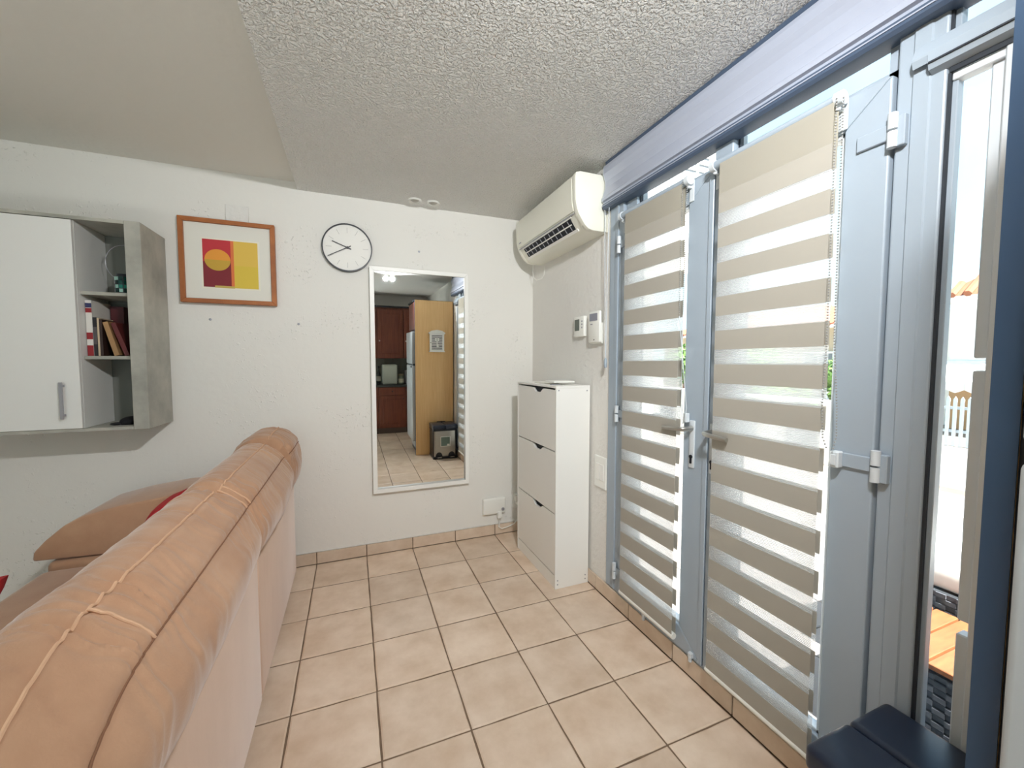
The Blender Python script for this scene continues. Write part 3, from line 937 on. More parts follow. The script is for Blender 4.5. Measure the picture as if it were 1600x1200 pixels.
for (x, z, lb) in ((-0.825, 1.685, 'small grey wall plug below the framed print'), (-0.332, 1.672, 'small screw hole plug on bare wall right of print'), (0.474, 2.232, 'small dark screw in wall between clock and air conditioner')):
    tag(obj('wall_plug', B().lathe([(0.008, 0), (0.008, -0.003), (0.004, -0.0045)], (x, 3.0698, z), 'y', 12), M_GREYM), lb, 'wall plug')


def spot(x, y, lb, lit=False):
    t = thing('ceiling_spotlight', lb, 'spotlight', (x, y, ZS), 'round ceiling spotlights')
    obj('ring', B().lathe([(0.030, -0.002), (0.040, -0.010), (0.048, -0.004), (0.048, 0)], (x, y, ZS - .0005), 'z', 28), M_WHITE2, t, True)
    obj('lens', B().lathe([(0.001, -0.012), (0.018, -0.010), (0.030, -0.002)], (x, y, ZS - .0008), 'z', 24), mat('dark_lens', (170, 166, 156), 0.3), t, True)


    if lit:
        ld = bpy.data.lights.new('spotlight', 'SPOT')  # fill light added at this pair; the fixtures themselves are off
        ld.energy = SPOT_FILL_W
        ld.color = (0.97, 0.985, 1.0)
        ld.spot_size = math.radians(142)
        ld.spot_blend = 1.0
        ld.shadow_soft_size = 0.03
        lo = bpy.data.objects.new('spotlight', ld)
        COL.objects.link(lo)
        lo.location = (x, y, ZS - 0.05)
        lo.rotation_euler = (Vector((-0.35, -2.97, 1.5))).to_track_quat('Z', 'Y').to_euler()


spot(0.432, 2.955, 'left one of two white ceiling spotlights above the mirror')
spot(0.560, 2.955, 'right one of two white ceiling spotlights above the mirror')
spot(0.47, 0.10, lit=True, lb='ceiling spotlight seen at mirror top, the one farther from the doors')
spot(0.56, 0.10, lit=True, lb='ceiling spotlight seen at mirror top, the one nearer the doors')

# ------------------------------------------------------------------ wall cabinet with books
wc = thing('wall_cabinet', 'white and concrete-look wall cabinet with open shelves above the sofa', 'wall cabinet', (-1.8, 2.9, 1.054))
WY0, WY1, WZ0, WZ1, WXR, WXL = 2.757, 3.067, 1.054, 2.160, -1.036, -2.60
obj('side_panel', B().box(WXR - 0.068, WXR, WY0, WY1, WZ0, WZ1, 0.0015, 1), M_CONC, wc)
obj('top_panel', B().box(WXL, WXR - 0.0685, WY0, WY1, WZ1 - 0.018, WZ1 - 0.001), M_CONC, wc)
obj('bottom_panel', B().box(WXL, WXR - 0.0685, WY0, WY1, WZ0 + 0.001, WZ0 + 0.017), M_CONC, wc)
obj('back_panel', B().box(WXL, WXR - 0.069, WY1 - 0.006, WY1, WZ0 + 0.017, WZ1 - 0.018), M_CONC_SHADE, wc)
obj('divider', B().box(-1.330, -1.312, WY0 + 0.02, WY1 - 0.007, WZ0 + 0.0175, WZ1 - 0.0185), M_CABW, wc)
for x0, x1, hx in ((-1.93, -1.3125, -1.378), (-2.56, -1.935, -2.49)):
    dr = obj('door', B().box(x0, x1, WY0 - 0.002, WY0 + 0.018, WZ0 + 0.019, WZ1 - 0.022, 0.0015, 1), M_CABW, wc)
    hb = B().box(hx - 0.007, hx + 0.007, WY0 - 0.028, WY0 - 0.018, 1.125, 1.315, 0.002, 1)
    hb.box(hx - 0.005, hx + 0.005, WY0 - 0.019, WY0 - 0.0015, 1.140, 1.150).box(hx - 0.005, hx + 0.005, WY0 - 0.019, WY0 - 0.0015, 1.290, 1.30)
    obj('handle', hb, M_GREYM, dr)
for z in (1.432, 1.770):
    obj('shelf', B().box(-1.3115, WXR - 0.0685, 2.800, WY1 - 0.007, z, z + 0.018, 0.001, 1), M_CONC, wc)


def book(lb, x0, x1, y0, dep, z0, h, rgb, page=(214, 204, 184), lean=0.0, bands=()):
    t = thing('book', lb, 'book', (x0, y0, z0), 'books on the middle shelf')
    cov = B()
    cov.box(x0, x0 + 0.002, y0, y0 + dep, z0, z0 + h)
    cov.box(x1 - 0.002, x1, y0, y0 + dep, z0, z0 + h)
    cov.box(x0, x1, y0 - 0.0015, y0 + 0.002, z0, z0 + h)
    obj('cover', cov, flat('book_%d_%d_%d' % rgb, rgb, 0.5), t)
    obj('pages', B().box(x0 + 0.002, x1 - 0.002, y0 + 0.002, y0 + dep - 0.004, z0 + 0.003, z0 + h - 0.003), flat('pages', page, 0.9), t)
    for (a, b_, c) in bands:
        obj('spine_band', B().box(x0 + .0005, x1 - .0005, y0 - 0.0024, y0 - 0.001, z0 + a * h, z0 + b_ * h), flat('book_%d_%d_%d' % c, c, 0.5), t)
    t.rotation_euler = (0, lean, 0)
    return t


BZ = 1.4505
book('tall red and white book standing leftmost on the middle shelf', -1.309, -1.283, 2.83, 0.19, BZ, 0.294, (226, 222, 214), bands=((0.0, 0.19, (150, 34, 40)), (0.30, 0.42, (150, 34, 40)), (0.78, 0.86, (150, 34, 40)), (0.87, 0.95, (40, 46, 90))))
book('large dark maroon book at the back of the middle shelf', -1.2745, -1.216, 2.99, 0.06, BZ, 0.282, (86, 26, 30))
book('thin black paperback beside the red and white book', -1.282, -1.266, 2.83, 0.14, BZ, 0.205, (30, 26, 30), bands=((0.3, 0.75, (86, 80, 80)),))
book('cream edged paperback between black and dark brown books', -1.2655, -1.2575, 2.832, 0.14, BZ, 0.203, (206, 186, 156))
book('dark brown paperback standing before the leaning tan book', -1.257, -1.2450, 2.832, 0.14, BZ, 0.196, (52, 32, 26))
book('tan paperback leaning on the dark brown book', -1.2000, -1.178, 2.832, 0.13, BZ, 0.185, (164, 126, 84), lean=-0.235)
book('dark red paperback leaning rightmost on the middle shelf', -1.1560, -1.136, 2.835, 0.13, BZ, 0.185, (94, 30, 30), lean=-0.30)

# mosaic candle holder with a wire hoop, dark cap
mo = thing('mosaic_candle_holder', 'green mosaic glass candle holder with wire hoop on top shelf', 'candle holder', (-1.158, 2.87, 1.788))
obj('cup', B().lathe([(0.030, 0.0005), (0.036, 0.03), (0.036, 0.085), (0.032, 0.108), (0.029, 0.108), (0.032, 0.08), (0.026, 0.01), (0.0, 0.01)], (-1.158, 2.87, 1.788), 'z', 20), M_BLACK, mo, True)
GM = [flat('mosaic%d' % i, c, 0.2) for i, c in enumerate(((20, 70, 62), (40, 120, 104), (12, 48, 46), (150, 190, 178)))]
for r in range(4):
    for k in range(12):
        a = 2 * PI * k / 12
        if math.sin(a) > 0.45:
            continue
        cx, cy = -1.158 + 0.0375 * math.cos(a), 2.87 + 0.0375 * math.sin(a)
        obj('mosaic_piece', B().box(cx - .0015, cx + .0015, cy - .0075, cy + .0075, 1.798 + r * 0.022, 1.816 + r * .022).bm and B().box(-.0015, .0015, -.0075, .0075, -.009, .009) if False else (lambda b: b)(B().box(cx - .0015, cx + .0015, cy - .0075, cy + .0075, 1.806 + r * 0.0215 - .009, 1.806 + r * .0215 + .009, rot=Matrix.Rotation(a, 3, 'Z'))), random.choice(GM), mo)
hp = [(-1.165 - 0.05 + 0.0 + 0.085 * math.cos(t_ / 24 * 2 * PI) * 1.0, 2.93, 1.97 + 0.10 * math.sin(t_ / 24 * 2 * PI)) for t_ in range(25)]
obj('wire_hoop', B().tube([(x + 0.04, y, z) for x, y, z in hp], 0.0016, 6), M_GREYM, mo)
obj('wire_stem', B().tube([(-1.175, 2.93, 1.87), (-1.172, 2.90, 1.83), (-1.165, 2.885, 1.80)], 0.0016, 6), M_GREYM, mo)
cp = thing('black_cap', 'dark folded cloth cap lying on the bottom shelf of the cabinet', 'cap', (-1.175, 2.87, 1.071))
obj('crown', B().ball((-1.165, 2.88, 1.086), 0.05, 3, (0.9, 1.2, 0.55)), flat('capcloth', (20, 18, 22), 0.9), cp, True)
obj('brim', B().ball((-1.21, 2.85, 1.079), 0.032, 3, (1.0, 1.1, 0.22)), flat('capcloth', (20, 18, 22), 0.9), cp, True)

# ------------------------------------------------------------------ sofa
sf = thing('sofa', 'long tan suede sofa seen from behind with plump back cushions', 'sofa', (-0.9, 1.6, 0))


def loft(sections, seg_y, y_of, disp, close=True):
    """sections(s) -> list of (x, z); s in 0..1"""
    bm = bmesh.new()
    rings = []
    for i in range(seg_y + 1):
        s = i / seg_y
        ring = []
        pts = sections(s)
        n = len(pts)
        for k, (x, z) in enumerate(pts):
            p = Vector((x, y_of(s), z))
            x0, z0 = pts[(k - 1) % n]
            x1, z1 = pts[(k + 1) % n]
            nr = Vector((z1 - z0, 0, -(x1 - x0)))
            if nr.length > 1e-9:
                nr.normalize()
            p = p + nr * disp(s, k / n, p)
            ring.append(bm.verts.new(p))
        rings.append(ring)
    n = len(rings[0])
    for i in range(seg_y):
        for k in range(n):
            bm.faces.new((rings[i][k], rings[i][(k + 1) % n], rings[i + 1][(k + 1) % n], rings[i + 1][k]))
    for ring in (rings[0], rings[-1]):
        c = Vector((0, 0, 0))
        for v in ring:
            c += v.co
        cv = bm.verts.new(c / n)
        for k in range(n):
            bm.faces.new((ring[k], ring[(k + 1) % n], cv))
    bmesh.ops.recalc_face_normals(bm, faces=bm.faces[:])
    return bm


def smooth_poly(ctrl, n):
    """closed Catmull-Rom through control points"""
    m = len(ctrl)
    res = []
    per = n // m
    for i in range(m):
        p0, p1, p2, p3 = (Vector(ctrl[(i + d) % m]) for d in (-1, 0, 1, 2))
        for j in range(per):
            t = j / per
            res.append(0.5 * ((2 * p1) + (p2 - p0) * t + (2 * p0 - 5 * p1 + 4 * p2 - p3) * t * t + (3 * p1 - p0 - 3 * p2 + p3) * t ** 3))
    return [(v.x, v.y) for v in res]


# back cushion section (x, z): right face, right seam, top band, left seam, front face
CS = [(-0.405, 0.655), (-0.343, 0.712), (-0.323, 0.80), (-0.358, 0.900), (-0.402, 0.945), (-0.448, 0.974), (-0.520, 0.980), (-0.590, 0.925), (-0.650, 0.80), (-0.690, 0.63), (-0.660, 0.48), (-0.540, 0.52)]
NS = 96
SEC = smooth_poly(CS, NS)
CS2 = [(-0.405, 0.655), (-0.345, 0.715), (-0.326, 0.80), (-0.330, 0.915), (-0.365, 0.968), (-0.435, 1.008), (-0.530, 1.000), (-0.600, 0.935), (-0.655, 0.80), (-0.690, 0.63), (-0.660, 0.48), (-0.540, 0.52)]
SEC2 = smooth_poly(CS2, NS)
K_R, K_L = 3 * NS // 12, 5 * NS // 12          # indices of the two seams
CEN = Vector((-0.50, 0.74))


def wrinkle(s, u, p, ya, yb, amp):
    # creases radiating from the gathered ends, running across the top band
    de = min(abs(p.y - ya), abs(p.y - yb))
    near = math.exp(-(de / 0.20) ** 2)
    q = noise.noise(Vector((p.x * 3.5, p.y * 34.0 + p.x * 10 + 2.0 * noise.noise(p * 9), p.z * 3.0)))
    q = 0.55 - abs(q) * 2.0
    q2 = noise.noise(Vector((p.x * 5 + 7, p.y * 14.0, p.z * 5)))
    top = max(0.0, min(1.0, (p.z - 0.72) / 0.15))
    return amp * (near * 1.0 + 0.10) * top * q + 0.004 * q2


def cushion(ya, yb, name='back_cushion', lift=0.0, puff=0.012, wid=0.0, drop0=0.0, drop1=0.0, seg=110, round_=0.035, amp=0.009, base=None, pinch=0.07):
    base = base or SEC
    L = yb - ya

    def sec(s):
        y = s * L
        e0, e1 = y, L - y
        # rounded, slightly pinched ends
        sc = 1.0
        for e in (e0, e1):
            if e < round_:
                t_ = 1 - e / round_
                sc -= pinch * t_ ** 2.5
        pf_ = puff * math.sin(PI * s) ** 0.6 if 0 < s < 1 else 0
        res = []
        for (x, z) in base:
            v = (Vector((x, z)) - CEN) * sc
            v *= 1 + pf_ / 0.22
            xx, zz = CEN.x + v.x, CEN.y + v.y
            if zz > 0.70:
                zz += lift * (zz - 0.70) / 0.28
                if v.x > 0:
                    xx += wid * min(1, (zz - 0.7) / 0.12)
            if drop0 and e0 < drop0:
                t_ = 1 - e0 / drop0
                fz = math.sqrt(max(0.0, 1 - t_ * t_))
                if zz > 0.62:
                    zz = 0.62 + (zz - 0.62) * fz
            res.append((xx, zz))
        return res

    def disp(s, u, p):
        d_ = wrinkle(s, u, p, ya + drop0, yb, amp)
        k = u * NS
        if p.x > -0.42 and p.z < 0.87:
            d_ += 0.020 * max(0.0, math.sin(PI * min(1, max(0, s)))) ** 0.7 * min(1, (0.87 - p.z) / 0.05)
        for kk in (K_R, K_L):
            d_ -= 0.005 * math.exp(-((k - kk) / 0.9) ** 2)
        return d_
    bm = loft(sec, seg, lambda s: ya + s * L, disp)
    o = obj(name, bm, M_SUEDE, sf, 60)
    # piping along the seams
    for kk, nm, m_, r in ((K_L, 'piping', M_PIPING, 0.0032), (K_R, 'seam', M_SEAM, 0.0022)):
        pts = []
        for i in range(0, 241):
            s = 0.004 + 0.992 * i / 240
            x, z = sec(s)[kk]
            p = Vector((x, ya + s * L, z))
            nr = (Vector((x, z)) - CEN).normalized()
            dd = disp(s, kk / NS, p) + 0.0035
            pts.append((p.x + nr.x * dd, p.y, p.z + nr.y * dd))
        obj(nm, B().tube(pts, r, 6), m_, o, True)
    return o, sec


cA, secA = cushion(0.56, 1.690, drop0=0.36, seg=190, puff=0.006, round_=0.07, pinch=0.09)
cB, secB = cushion(1.692, 2.517, puff=0.006, seg=140, round_=0.07, pinch=0.10)
cC, secC = cushion(2.521, 2.885, seg=60, puff=0.004, base=SEC2, pinch=0.05)


def cross_piping(sec, s, y, parent, z_off=0.0, m_=M_PIPING, r=0.0034):
    pts = []
    ring = sec(s)
    for k in range(K_R, K_L + 1):
        x, z = ring[k]
        nr = (Vector((x, z)) - CEN).normalized()
        wob = 0.0015 * noise.noise(Vector((k * 0.9, y * 7, 3)))
        pts.append((x + nr.x * (0.0015 + wob), y + 0.004 * noise.noise(Vector((k * 0.5, y, 9))), z + nr.y * (0.0015 + wob)))
    obj('cross_piping', B().tube(pts, r, 8), m_, parent, True)


cross_piping(secA, 0.36 / 1.13, 0.92, cA)
cross_piping(secA, 0.978, 0.56 + 1.13 * 0.978, cA)
cross_piping(secB, 0.03, 1.692 + 0.825 * 0.03, cB)
cross_piping(secB, 0.97, 1.692 + 0.825 * 0.97, cB)

# frame behind the cushions
fb_ = B()
fb_.box(-0.525, -0.364, 1.815, 2.885, 0.055, 0.690, 0.02, 3)
obj('back_frame', fb_, M_SUEDE2, sf, True)
obj('back_frame', B().box(-0.525, -0.362, 0.42, 1.811, 0.055, 0.695, 0.02, 3), M_SUEDE2, sf, True)
# seat and arms


def pillow_block(name, x0, x1, y0, y1, z0, z1, bev, m_=M_SUEDE, seg=5):
    return obj(name, B().box(x0, x1, y0, y1, z0, z1, bev, seg), m_, sf, True)


pillow_block('seat_base', -1.33, -0.53, 0.82, 2.50, 0.06, 0.30, 0.02)
pillow_block('seat_cushion', -1.37, -0.60, 0.83, 1.664, 0.302, 0.455, 0.05)
pillow_block('seat_cushion', -1.37, -0.60, 1.668, 2.50, 0.302, 0.455, 0.05)
pillow_block('arm_panel', -1.36, -0.53, 2.51, 2.885, 0.06, 0.475, 0.03)
ap = [(-1.405, 0.488), (-1.400, 0.53), (-1.36, 0.578), (-1.29, 0.642), (-1.22, 0.680), (-1.08, 0.712), (-0.90, 0.735), (-0.72, 0.735), (-0.70, 0.60), (-0.70, 0.480), (-1.10, 0.476)]
obj('arm_pad', B().prism(ap, 'y', 2.515, 2.88, 0.012, 3), M_SUEDE, sf, 50)
pillow_block('arm_panel', -1.36, -0.53, 0.45, 0.815, 0.06, 0.475, 0.03)
obj('arm_pad', B().prism(ap, 'y', 0.455, 0.81, 0.012, 3), M_SUEDE, sf, 50)
for (x, y) in ((-0.42, 0.48), (-0.42, 2.82), (-1.28, 0.52), (-1.28, 2.82)):
    obj('leg', B().lathe([(0.02, 0), (0.025, 0.06)], (x, y, 0.002), 'z', 14), M_BLACK, sf, True)


def throw(lb, loc, rot, sz=0.42, th_=0.14):
    bm = bmesh.new()
    n = 18
    gv = {}
    for side in (1, -1):
        for i in range(n + 1):
            for j in range(n + 1):
                u, v = i / n * 2 - 1, j / n * 2 - 1
                if side == -1 and (i in (0, n) or j in (0, n)):
                    gv[(side, i, j)] = gv[(1, i, j)]
                    continue
                t_ = (max(0, (1 - u ** 4)) * max(0, (1 - v ** 4))) ** 0.55
                pin = 1 - 0.05 * (1 - abs(abs(u) - abs(v))) * (abs(u * v))
                gv[(side, i, j)] = bm.verts.new((u * sz / 2 * pin, v * sz / 2 * pin, side * th_ / 2 * t_))
    for side in (1, -1):
        for i in range(n):
            for j in range(n):
                bm.faces.new([gv[(side, *q)] for q in ((i, j), (i + 1, j), (i + 1, j + 1), (i, j + 1))])
    bmesh.ops.recalc_face_normals(bm, faces=bm.faces[:])
    t = thing('throw_pillow', lb, 'cushion', loc, 'red throw pillows on the sofa')
    o = obj('pillow_body', bm, M_RED, None, True)
    o.parent = t
    o.location = (0, 0, 0)
    t.rotation_euler = rot
    return t


throw('red throw pillow leaning near the far arm of the sofa', (-0.765, 2.25, 0.615), (0, math.radians(-74), 0), 0.36, 0.11)
throw('red throw pillow at the left picture edge, nearer along the sofa seat', (-1.055, 1.44, 0.63), (0, math.radians(-40), 0), 0.38, 0.12)

# ------------------------------------------------------------------ kitchen end, seen in the mirror
pn = thing('cabinet_end_panel', 'tall beech end panel at the right picture edge, whole in the mirror', 'panel', (1.1, 0.275, 0))
obj('board', B().box(0.8405, 1.384, 0.2505, 0.279, 0.001, 2.215), M_BEECH, pn)
obj('edge_strip', B().box(0.838, 0.840, 0.2500, 0.2795, 0.001, 2.215), M_EDGE_HAZE, pn)
fg = thing('fridge', 'white fridge freezer beyond the beech panel', 'fridge', (1.1, -0.06, 0))
obj('body', B().box(0.862, 1.39, -0.335, 0.246, 0.06, 1.775, 0.004, 1), M_FRIDGE, fg)
obj('freezer_door', B().box(0.800, 0.858, -0.335, 0.238, 1.315, 1.775, 0.010, 3), M_FRIDGE, fg, True)
obj('fridge_door', B().box(0.800, 0.858, -0.335, 0.238, 0.20, 1.292, 0.010, 3), M_FRIDGE, fg, True)
obj('door_gap', B().box(0.815, 0.861, -0.33, 0.237, 1.29, 1.318).box(0.842, 0.861, 0.2385, 0.2495, 0.2, 1.775), M_BLACK, fg)
obj('handle', B().box(0.788, 0.806, 0.16, 0.215, 1.262, 1.288, 0.004, 1), M_BLACK, fg)
obj('plinth', B().box(0.875, 1.38, -0.33, 0.25, 0.002, 0.195), M_BLACK, fg)
oc = thing('over_fridge_cupboard', 'dark wood cupboard above the white fridge', 'cupboard', (1.1, -0.06, 1.80))
obj('carcass', B().box(0.862, 1.384, -0.335, 0.249, 1.80, 2.200), M_KWOOD, oc)
obj('door', B().box(0.842, 0.861, -0.335, 0.249, 1.805, 2.195, 0.003, 1), M_KWOOD, oc)
obj('cornice', B().box(0.830, 1.384, -0.345, 0.2490, 2.2005, 2.222), M_BLACK, oc)

# key box on the panel
kb = thing('key_box', 'white house shaped wooden key box on the beech panel', 'key box', (1.14, 0.31, 1.49))
KX0, KX1, KZ0, KZ1 = 1.040, 1.245, 1.50, 1.745
KY = 0.2795
obj('case', B().box(KX0, KX1, KY, KY + 0.0324, KZ0, KZ1), mat('cream_wood', (222, 214, 196), 0.6), kb)
obj('base_ledge', B().box(KX0 - 0.008, KX1 + 0.008, KY, KY + 0.0540, KZ0 - 0.012, KZ0 - 0.0005), M_WHITE, kb)
obj('pediment', B().prism([(KX0 - 0.012, KZ1 + .0005), (KX1 + 0.012, KZ1 + .0005), (KX1 + 0.012, KZ1 + 0.018), (KX1 - .03, KZ1 + 0.045), ((KX0 + KX1) / 2, KZ1 + 0.058), (KX0 + .03, KZ1 + 0.045), (KX0 - 0.012, KZ1 + 0.018)], 'y', KY, KY + 0.0576), M_WHITE, kb)
df = B()
df.box(KX0, KX0 + 0.026, KY + 0.0331, KY + 0.0461, KZ0, KZ1)
df.box(KX1 - 0.026, KX1, KY + 0.0331, KY + 0.0461, KZ0, KZ1)
df.box(KX0 + 0.026, KX1 - 0.026, KY + 0.0331, KY + 0.0461, KZ0, KZ0 + 0.02)
df.box(KX0 + 0.026, KX1 - 0.026, KY + 0.0331, KY + 0.0461, KZ1 - 0.02, KZ1)
kd = obj('door', df, M_WHITE, kb)
obj('dark_back', B().box(KX0 + 0.026, KX1 - 0.026, KY + 0.0328, KY + 0.0346, KZ0 + 0.02, KZ1 - 0.02), M_BLACK, kb)
for k in range(9):
    obj('slat', B().box(KX0 + 0.0265, KX1 - 0.0265, KY + 0.0360, KY + 0.0432, KZ0 + 0.026 + k * 0.0222, KZ0 + 0.038 + k * 0.0222), M_WHITE, kd)
em = B().lathe([(0.014, 0), (0.030, 0), (0.030, 0.006), (0.014, 0.006), (0.014, 0)], (1.1425, KY + 0.0464, 1.665), 'y', 18)
em.box(1.136, 1.149, KY + 0.0464, KY + 0.0508, 1.56, 1.637).box(1.149, 1.165, KY + 0.0464, KY + 0.0508, 1.562, 1.574).box(1.149, 1.162, KY + 0.0464, KY + 0.0508, 1.582, 1.592)
obj('key_emblem', em, M_WHITE, kd)
obj('knob', B().ball((KX0 + 0.013, KY + 0.0490, 1.62), 0.006, 2), M_BLACK, kd, True)

# pedal bin
bn = thing('pedal_bin', 'steel two-compartment pedal bin with black lid beside the beech panel', 'bin', (1.2, 0.46, 0))
BX0, BX1, BY0, BY1 = 1.030, 1.362, 0.305, 0.590
obj('base', B().box(BX0 - 0.004, BX1 + 0.004, BY0 - 0.002, BY1 + 0.006, 0.001, 0.035, 0.006, 2), M_BLACK, bn, True)
obj('body', B().prism([(BX0 + .012, BY0 + .02), (BX1 - .012, BY0 + .02), (BX1 - .012, BY1 - .012), (BX1 - .026, BY1 + .004), (BX0 + .026, BY1 + .004), (BX0 + .012, BY1 - .012)], 'z', 0.036, 0.392), M_STEEL, bn, 30)
obj('side_cover', B().box(BX0, BX0 + .0115, BY0 + .01, BY1 - .02, 0.036, 0.392, 0.003, 1), M_BLACK, bn)
obj('side_cover', B().box(BX1 - .0115, BX1, BY0 + .01, BY1 - .02, 0.036, 0.392, 0.003, 1), M_BLACK, bn)
obj('rim', B().box(BX0 - .004, BX1 + .004, BY0, BY1 + .012, 0.393, 0.412, 0.004, 2), M_BLACK, bn, True)
M_LID = mat('navy_black_plastic', (26, 36, 54), 0.3)
xm = (BX0 + BX1) / 2


def lid(x0, x1):
    b = B().box(x0, x1, BY0 + .004, BY1 + .026, 0.4125, 0.478, 0.017, 4)
    return obj('lid', b, M_LID, bn, 50)


lid(BX0 - .008, xm - .001)
lid(xm + .001, BX1 + .008)
obj('hinge_block', B().box(xm - 0.06, xm + 0.06, BY0 - .002, BY0 + .02, 0.43, 0.484, 0.004, 2), M_BLACK, bn)
obj('label_sticker', B().box(1.13, 1.268, BY1 + .0042, BY1 + .0052, 0.175, 0.315), flat('sticker_edge', (226, 228, 222)), bn)
obj('label_print', B().box(1.137, 1.261, BY1 + .0053, BY1 + .0060, 0.182, 0.308), flat('sticker', (112, 132, 122)), bn)
obj('label_mark', B().box(1.222, 1.257, BY1 + .0061, BY1 + .0066, 0.185, 0.208), flat('sticker_edge', (226, 228, 222)), bn)
for px in (1.108, 1.285):
    pb = [(px + 0.048 * math.cos(PI * i / 10), 0.036 + 0.062 * math.sin(PI * i / 10)) for i in range(11)]
    obj('pedal_recess', B().prism(pb, 'y', BY1 + .0042, BY1 + .008), M_BLACK, bn)
    pe = obj('pedal', B().box(px - 0.036, px + 0.036, BY1 + .0085, BY1 + .045, 0.022, 0.036, 0.004, 2), M_BLACK, bn, True)
    obj('pedal_plate', B().box(px - 0.028, px + 0.028, BY1 + .0445, BY1 + .0465, 0.026, 0.034), M_CHROME, pe)

# kitchen units along the far wall
KBY, KUY = -1.42, -1.68
kt = thing('kitchen_worktop', 'dark kitchen worktop running along the end wall', 'worktop', (0.4, -1.73, 0.85))
obj('slab', B().box(-0.02, 1.39, YF + 0.001, KBY - 0.02 + 0.04, 0.852, 0.888, 0.004, 1), M_KTOP, kt)
for k in range(3):
    x0 = -0.02 + k * 0.47
    x1 = x0 + 0.466
    u = thing('base_unit', ['dark cherry base unit nearest the added rear glazing', 'dark cherry base unit seen at mirror left', 'dark cherry base unit half behind the fridge'][k], 'kitchen unit', ((x0 + x1) / 2, -1.72, 0), 'cherry base units')
    obj('carcass', B().box(x0, x1, YF + 0.005, KBY - 0.02, 0.105, 0.850), M_KWOOD, u)
    obj('plinth', B().box(x0, x1, YF + 0.005, KBY - 0.06, 0.001, 0.104), mat('kick_plinth', (96, 84, 76), 0.5), u)
    dw = obj('drawer', B().box(x0 + .003, x1 - .003, KBY - 0.0195, KBY, 0.70, 0.845, 0.004, 1), M_KWOOD, u)
    obj('knob', B().ball(((x0 + x1) / 2, KBY + 0.014, 0.772), 0.013, 2), M_BLACK, dw, True)
    dd_ = obj('door', B().box(x0 + .003, x1 - .003, KBY - 0.0195, KBY, 0.11, 0.695, 0.004, 1), M_KWOOD, u)
    obj('door_panel', B().box(x0 + .07, x1 - .07, KBY + .0003, KBY + .007, 0.18, 0.625, 0.004, 1), M_KWOOD, dd_)
    obj('knob', B().ball((x1 - .04, KBY + 0.014, 0.64), 0.013, 2), M_BLACK, dd_, True)
    u = thing('wall_unit', ['dark cherry wall unit nearest the added rear glazing', 'dark cherry wall unit seen at mirror left', 'dark cherry wall unit half behind the fridge'][k], 'kitchen unit', ((x0 + x1) / 2, -1.85, 1.36), 'cherry wall units')
    obj('carcass', B().box(x0, x1, YF + 0.005, KUY - 0.02, 1.36, 2.29), M_KWOOD, u)
    dd_ = obj('door', B().box(x0 + .003, x1 - .003, KUY - 0.0195, KUY, 1.365, 2.25, 0.004, 1), M_KWOOD, u)
    obj('door_panel', B().box(x0 + .07, x1 - .07, KUY + .0003, KUY + .007, 1.45, 2.17, 0.004, 1), M_KWOOD, dd_)
    obj('knob', B().ball((x0 + .04, KUY + 0.014, 1.68), 0.013, 2), M_CHROME, dd_, True)
    obj('cornice', B().box(x0, x1, YF + 0.005, KUY + 0.012, 2.2905, 2.32), M_BLACK, u)
bs = struct('trim_3', B().box(-0.02, 1.39, YF, YF + 0.004, 0.89, 1.36), M_GROUT)
tq = None
for k in range(9):
    for r in range(3):
        x0 = -0.015 + k * 0.155
        if tq is None:
            tq = obj('splash_tile', B().box(x0, x0 + 0.151, YF + 0.0035, YF + 0.010, 0.893, 1.044, 0.0015, 1), M_KTILE, bs)
        else:
            share(tq, 'splash_tile', bs, (k * 0.155, 0, r * 0.155))
bt = thing('oil_bottle', 'dark oil bottle on the worktop at the mirror left edge', 'bottle', (0.46, -1.62, 0.889))
obj('glass', B().lathe([(0.034, 0), (0.036, 0.01), (0.036, 0.19), (0.016, 0.24), (0.014, 0.30)], (0.46, -1.62, 0.889), 'z', 20), mat('dark_glass', (24, 30, 22), 0.12), bt, True)
obj('label', B().lathe([(0.0365, 0.06), (0.0365, 0.15)], (0.46, -1.62, 0.889), 'z', 20), flat('bottle_label', (170, 164, 150)), bt, True)
obj('cap', B().lathe([(0.016, 0.3005), (0.016, 0.335)], (0.46, -1.62, 0.889), 'z', 14), M_BLACK, bt, True)
bb_ = thing('bread_bin', 'pale grey boxy bread bin on the worktop beside the bottle', 'bread bin', (0.65, -1.66, 0.889))
obj('case', B().box(0.530, 0.785, -1.80, -1.54, 0.8895, 1.245, 0.015, 3), mat('pale_grey_enamel', (176, 182, 170), 0.4), bb_, True)
obj('door', B().box(0.545, 0.770, -1.5395, -1.532, 0.91, 1.225, 0.005, 1), mat('pale_grey_enamel', (176, 182, 170), 0.4), bb_)
jr = thing('canister', 'small round canister with a pale label beside the bread bin', 'canister', (0.855, -1.60, 0.889))
obj('tin', B().lathe([(0.048, 0.0005), (0.05, 0.01), (0.05, 0.15), (0.046, 0.155)], (0.855, -1.60, 0.889), 'z', 24), mat('tin_green', (96, 104, 88), 0.4), jr, True)
obj('lid', B().lathe([(0.051, 0.1555), (0.051, 0.185), (0.01, 0.19)], (0.855, -1.60, 0.889), 'z', 24), mat('tin_lid', (120, 116, 92), 0.4), jr, True)
obj('label', B().lathe([(0.0505, 0.03), (0.0505, 0.10)], (0.855, -1.60, 0.889), 'z', 24), flat('can_label', (186, 182, 160)), jr, True)
ms_ = thing('microwave', 'white boxy appliance on the worktop half behind the fridge', 'appliance', (1.12, -1.70, 0.889))
obj('case', B().box(0.945, 1.34, -1.88, -1.54, 0.8895, 1.135, 0.008, 2), M_FRIDGE, ms_, True)
obj('door', B().box(0.955, 1.24, -1.5395, -1.528, 0.90, 1.125, 0.004, 1), M_FRIDGE, ms_)

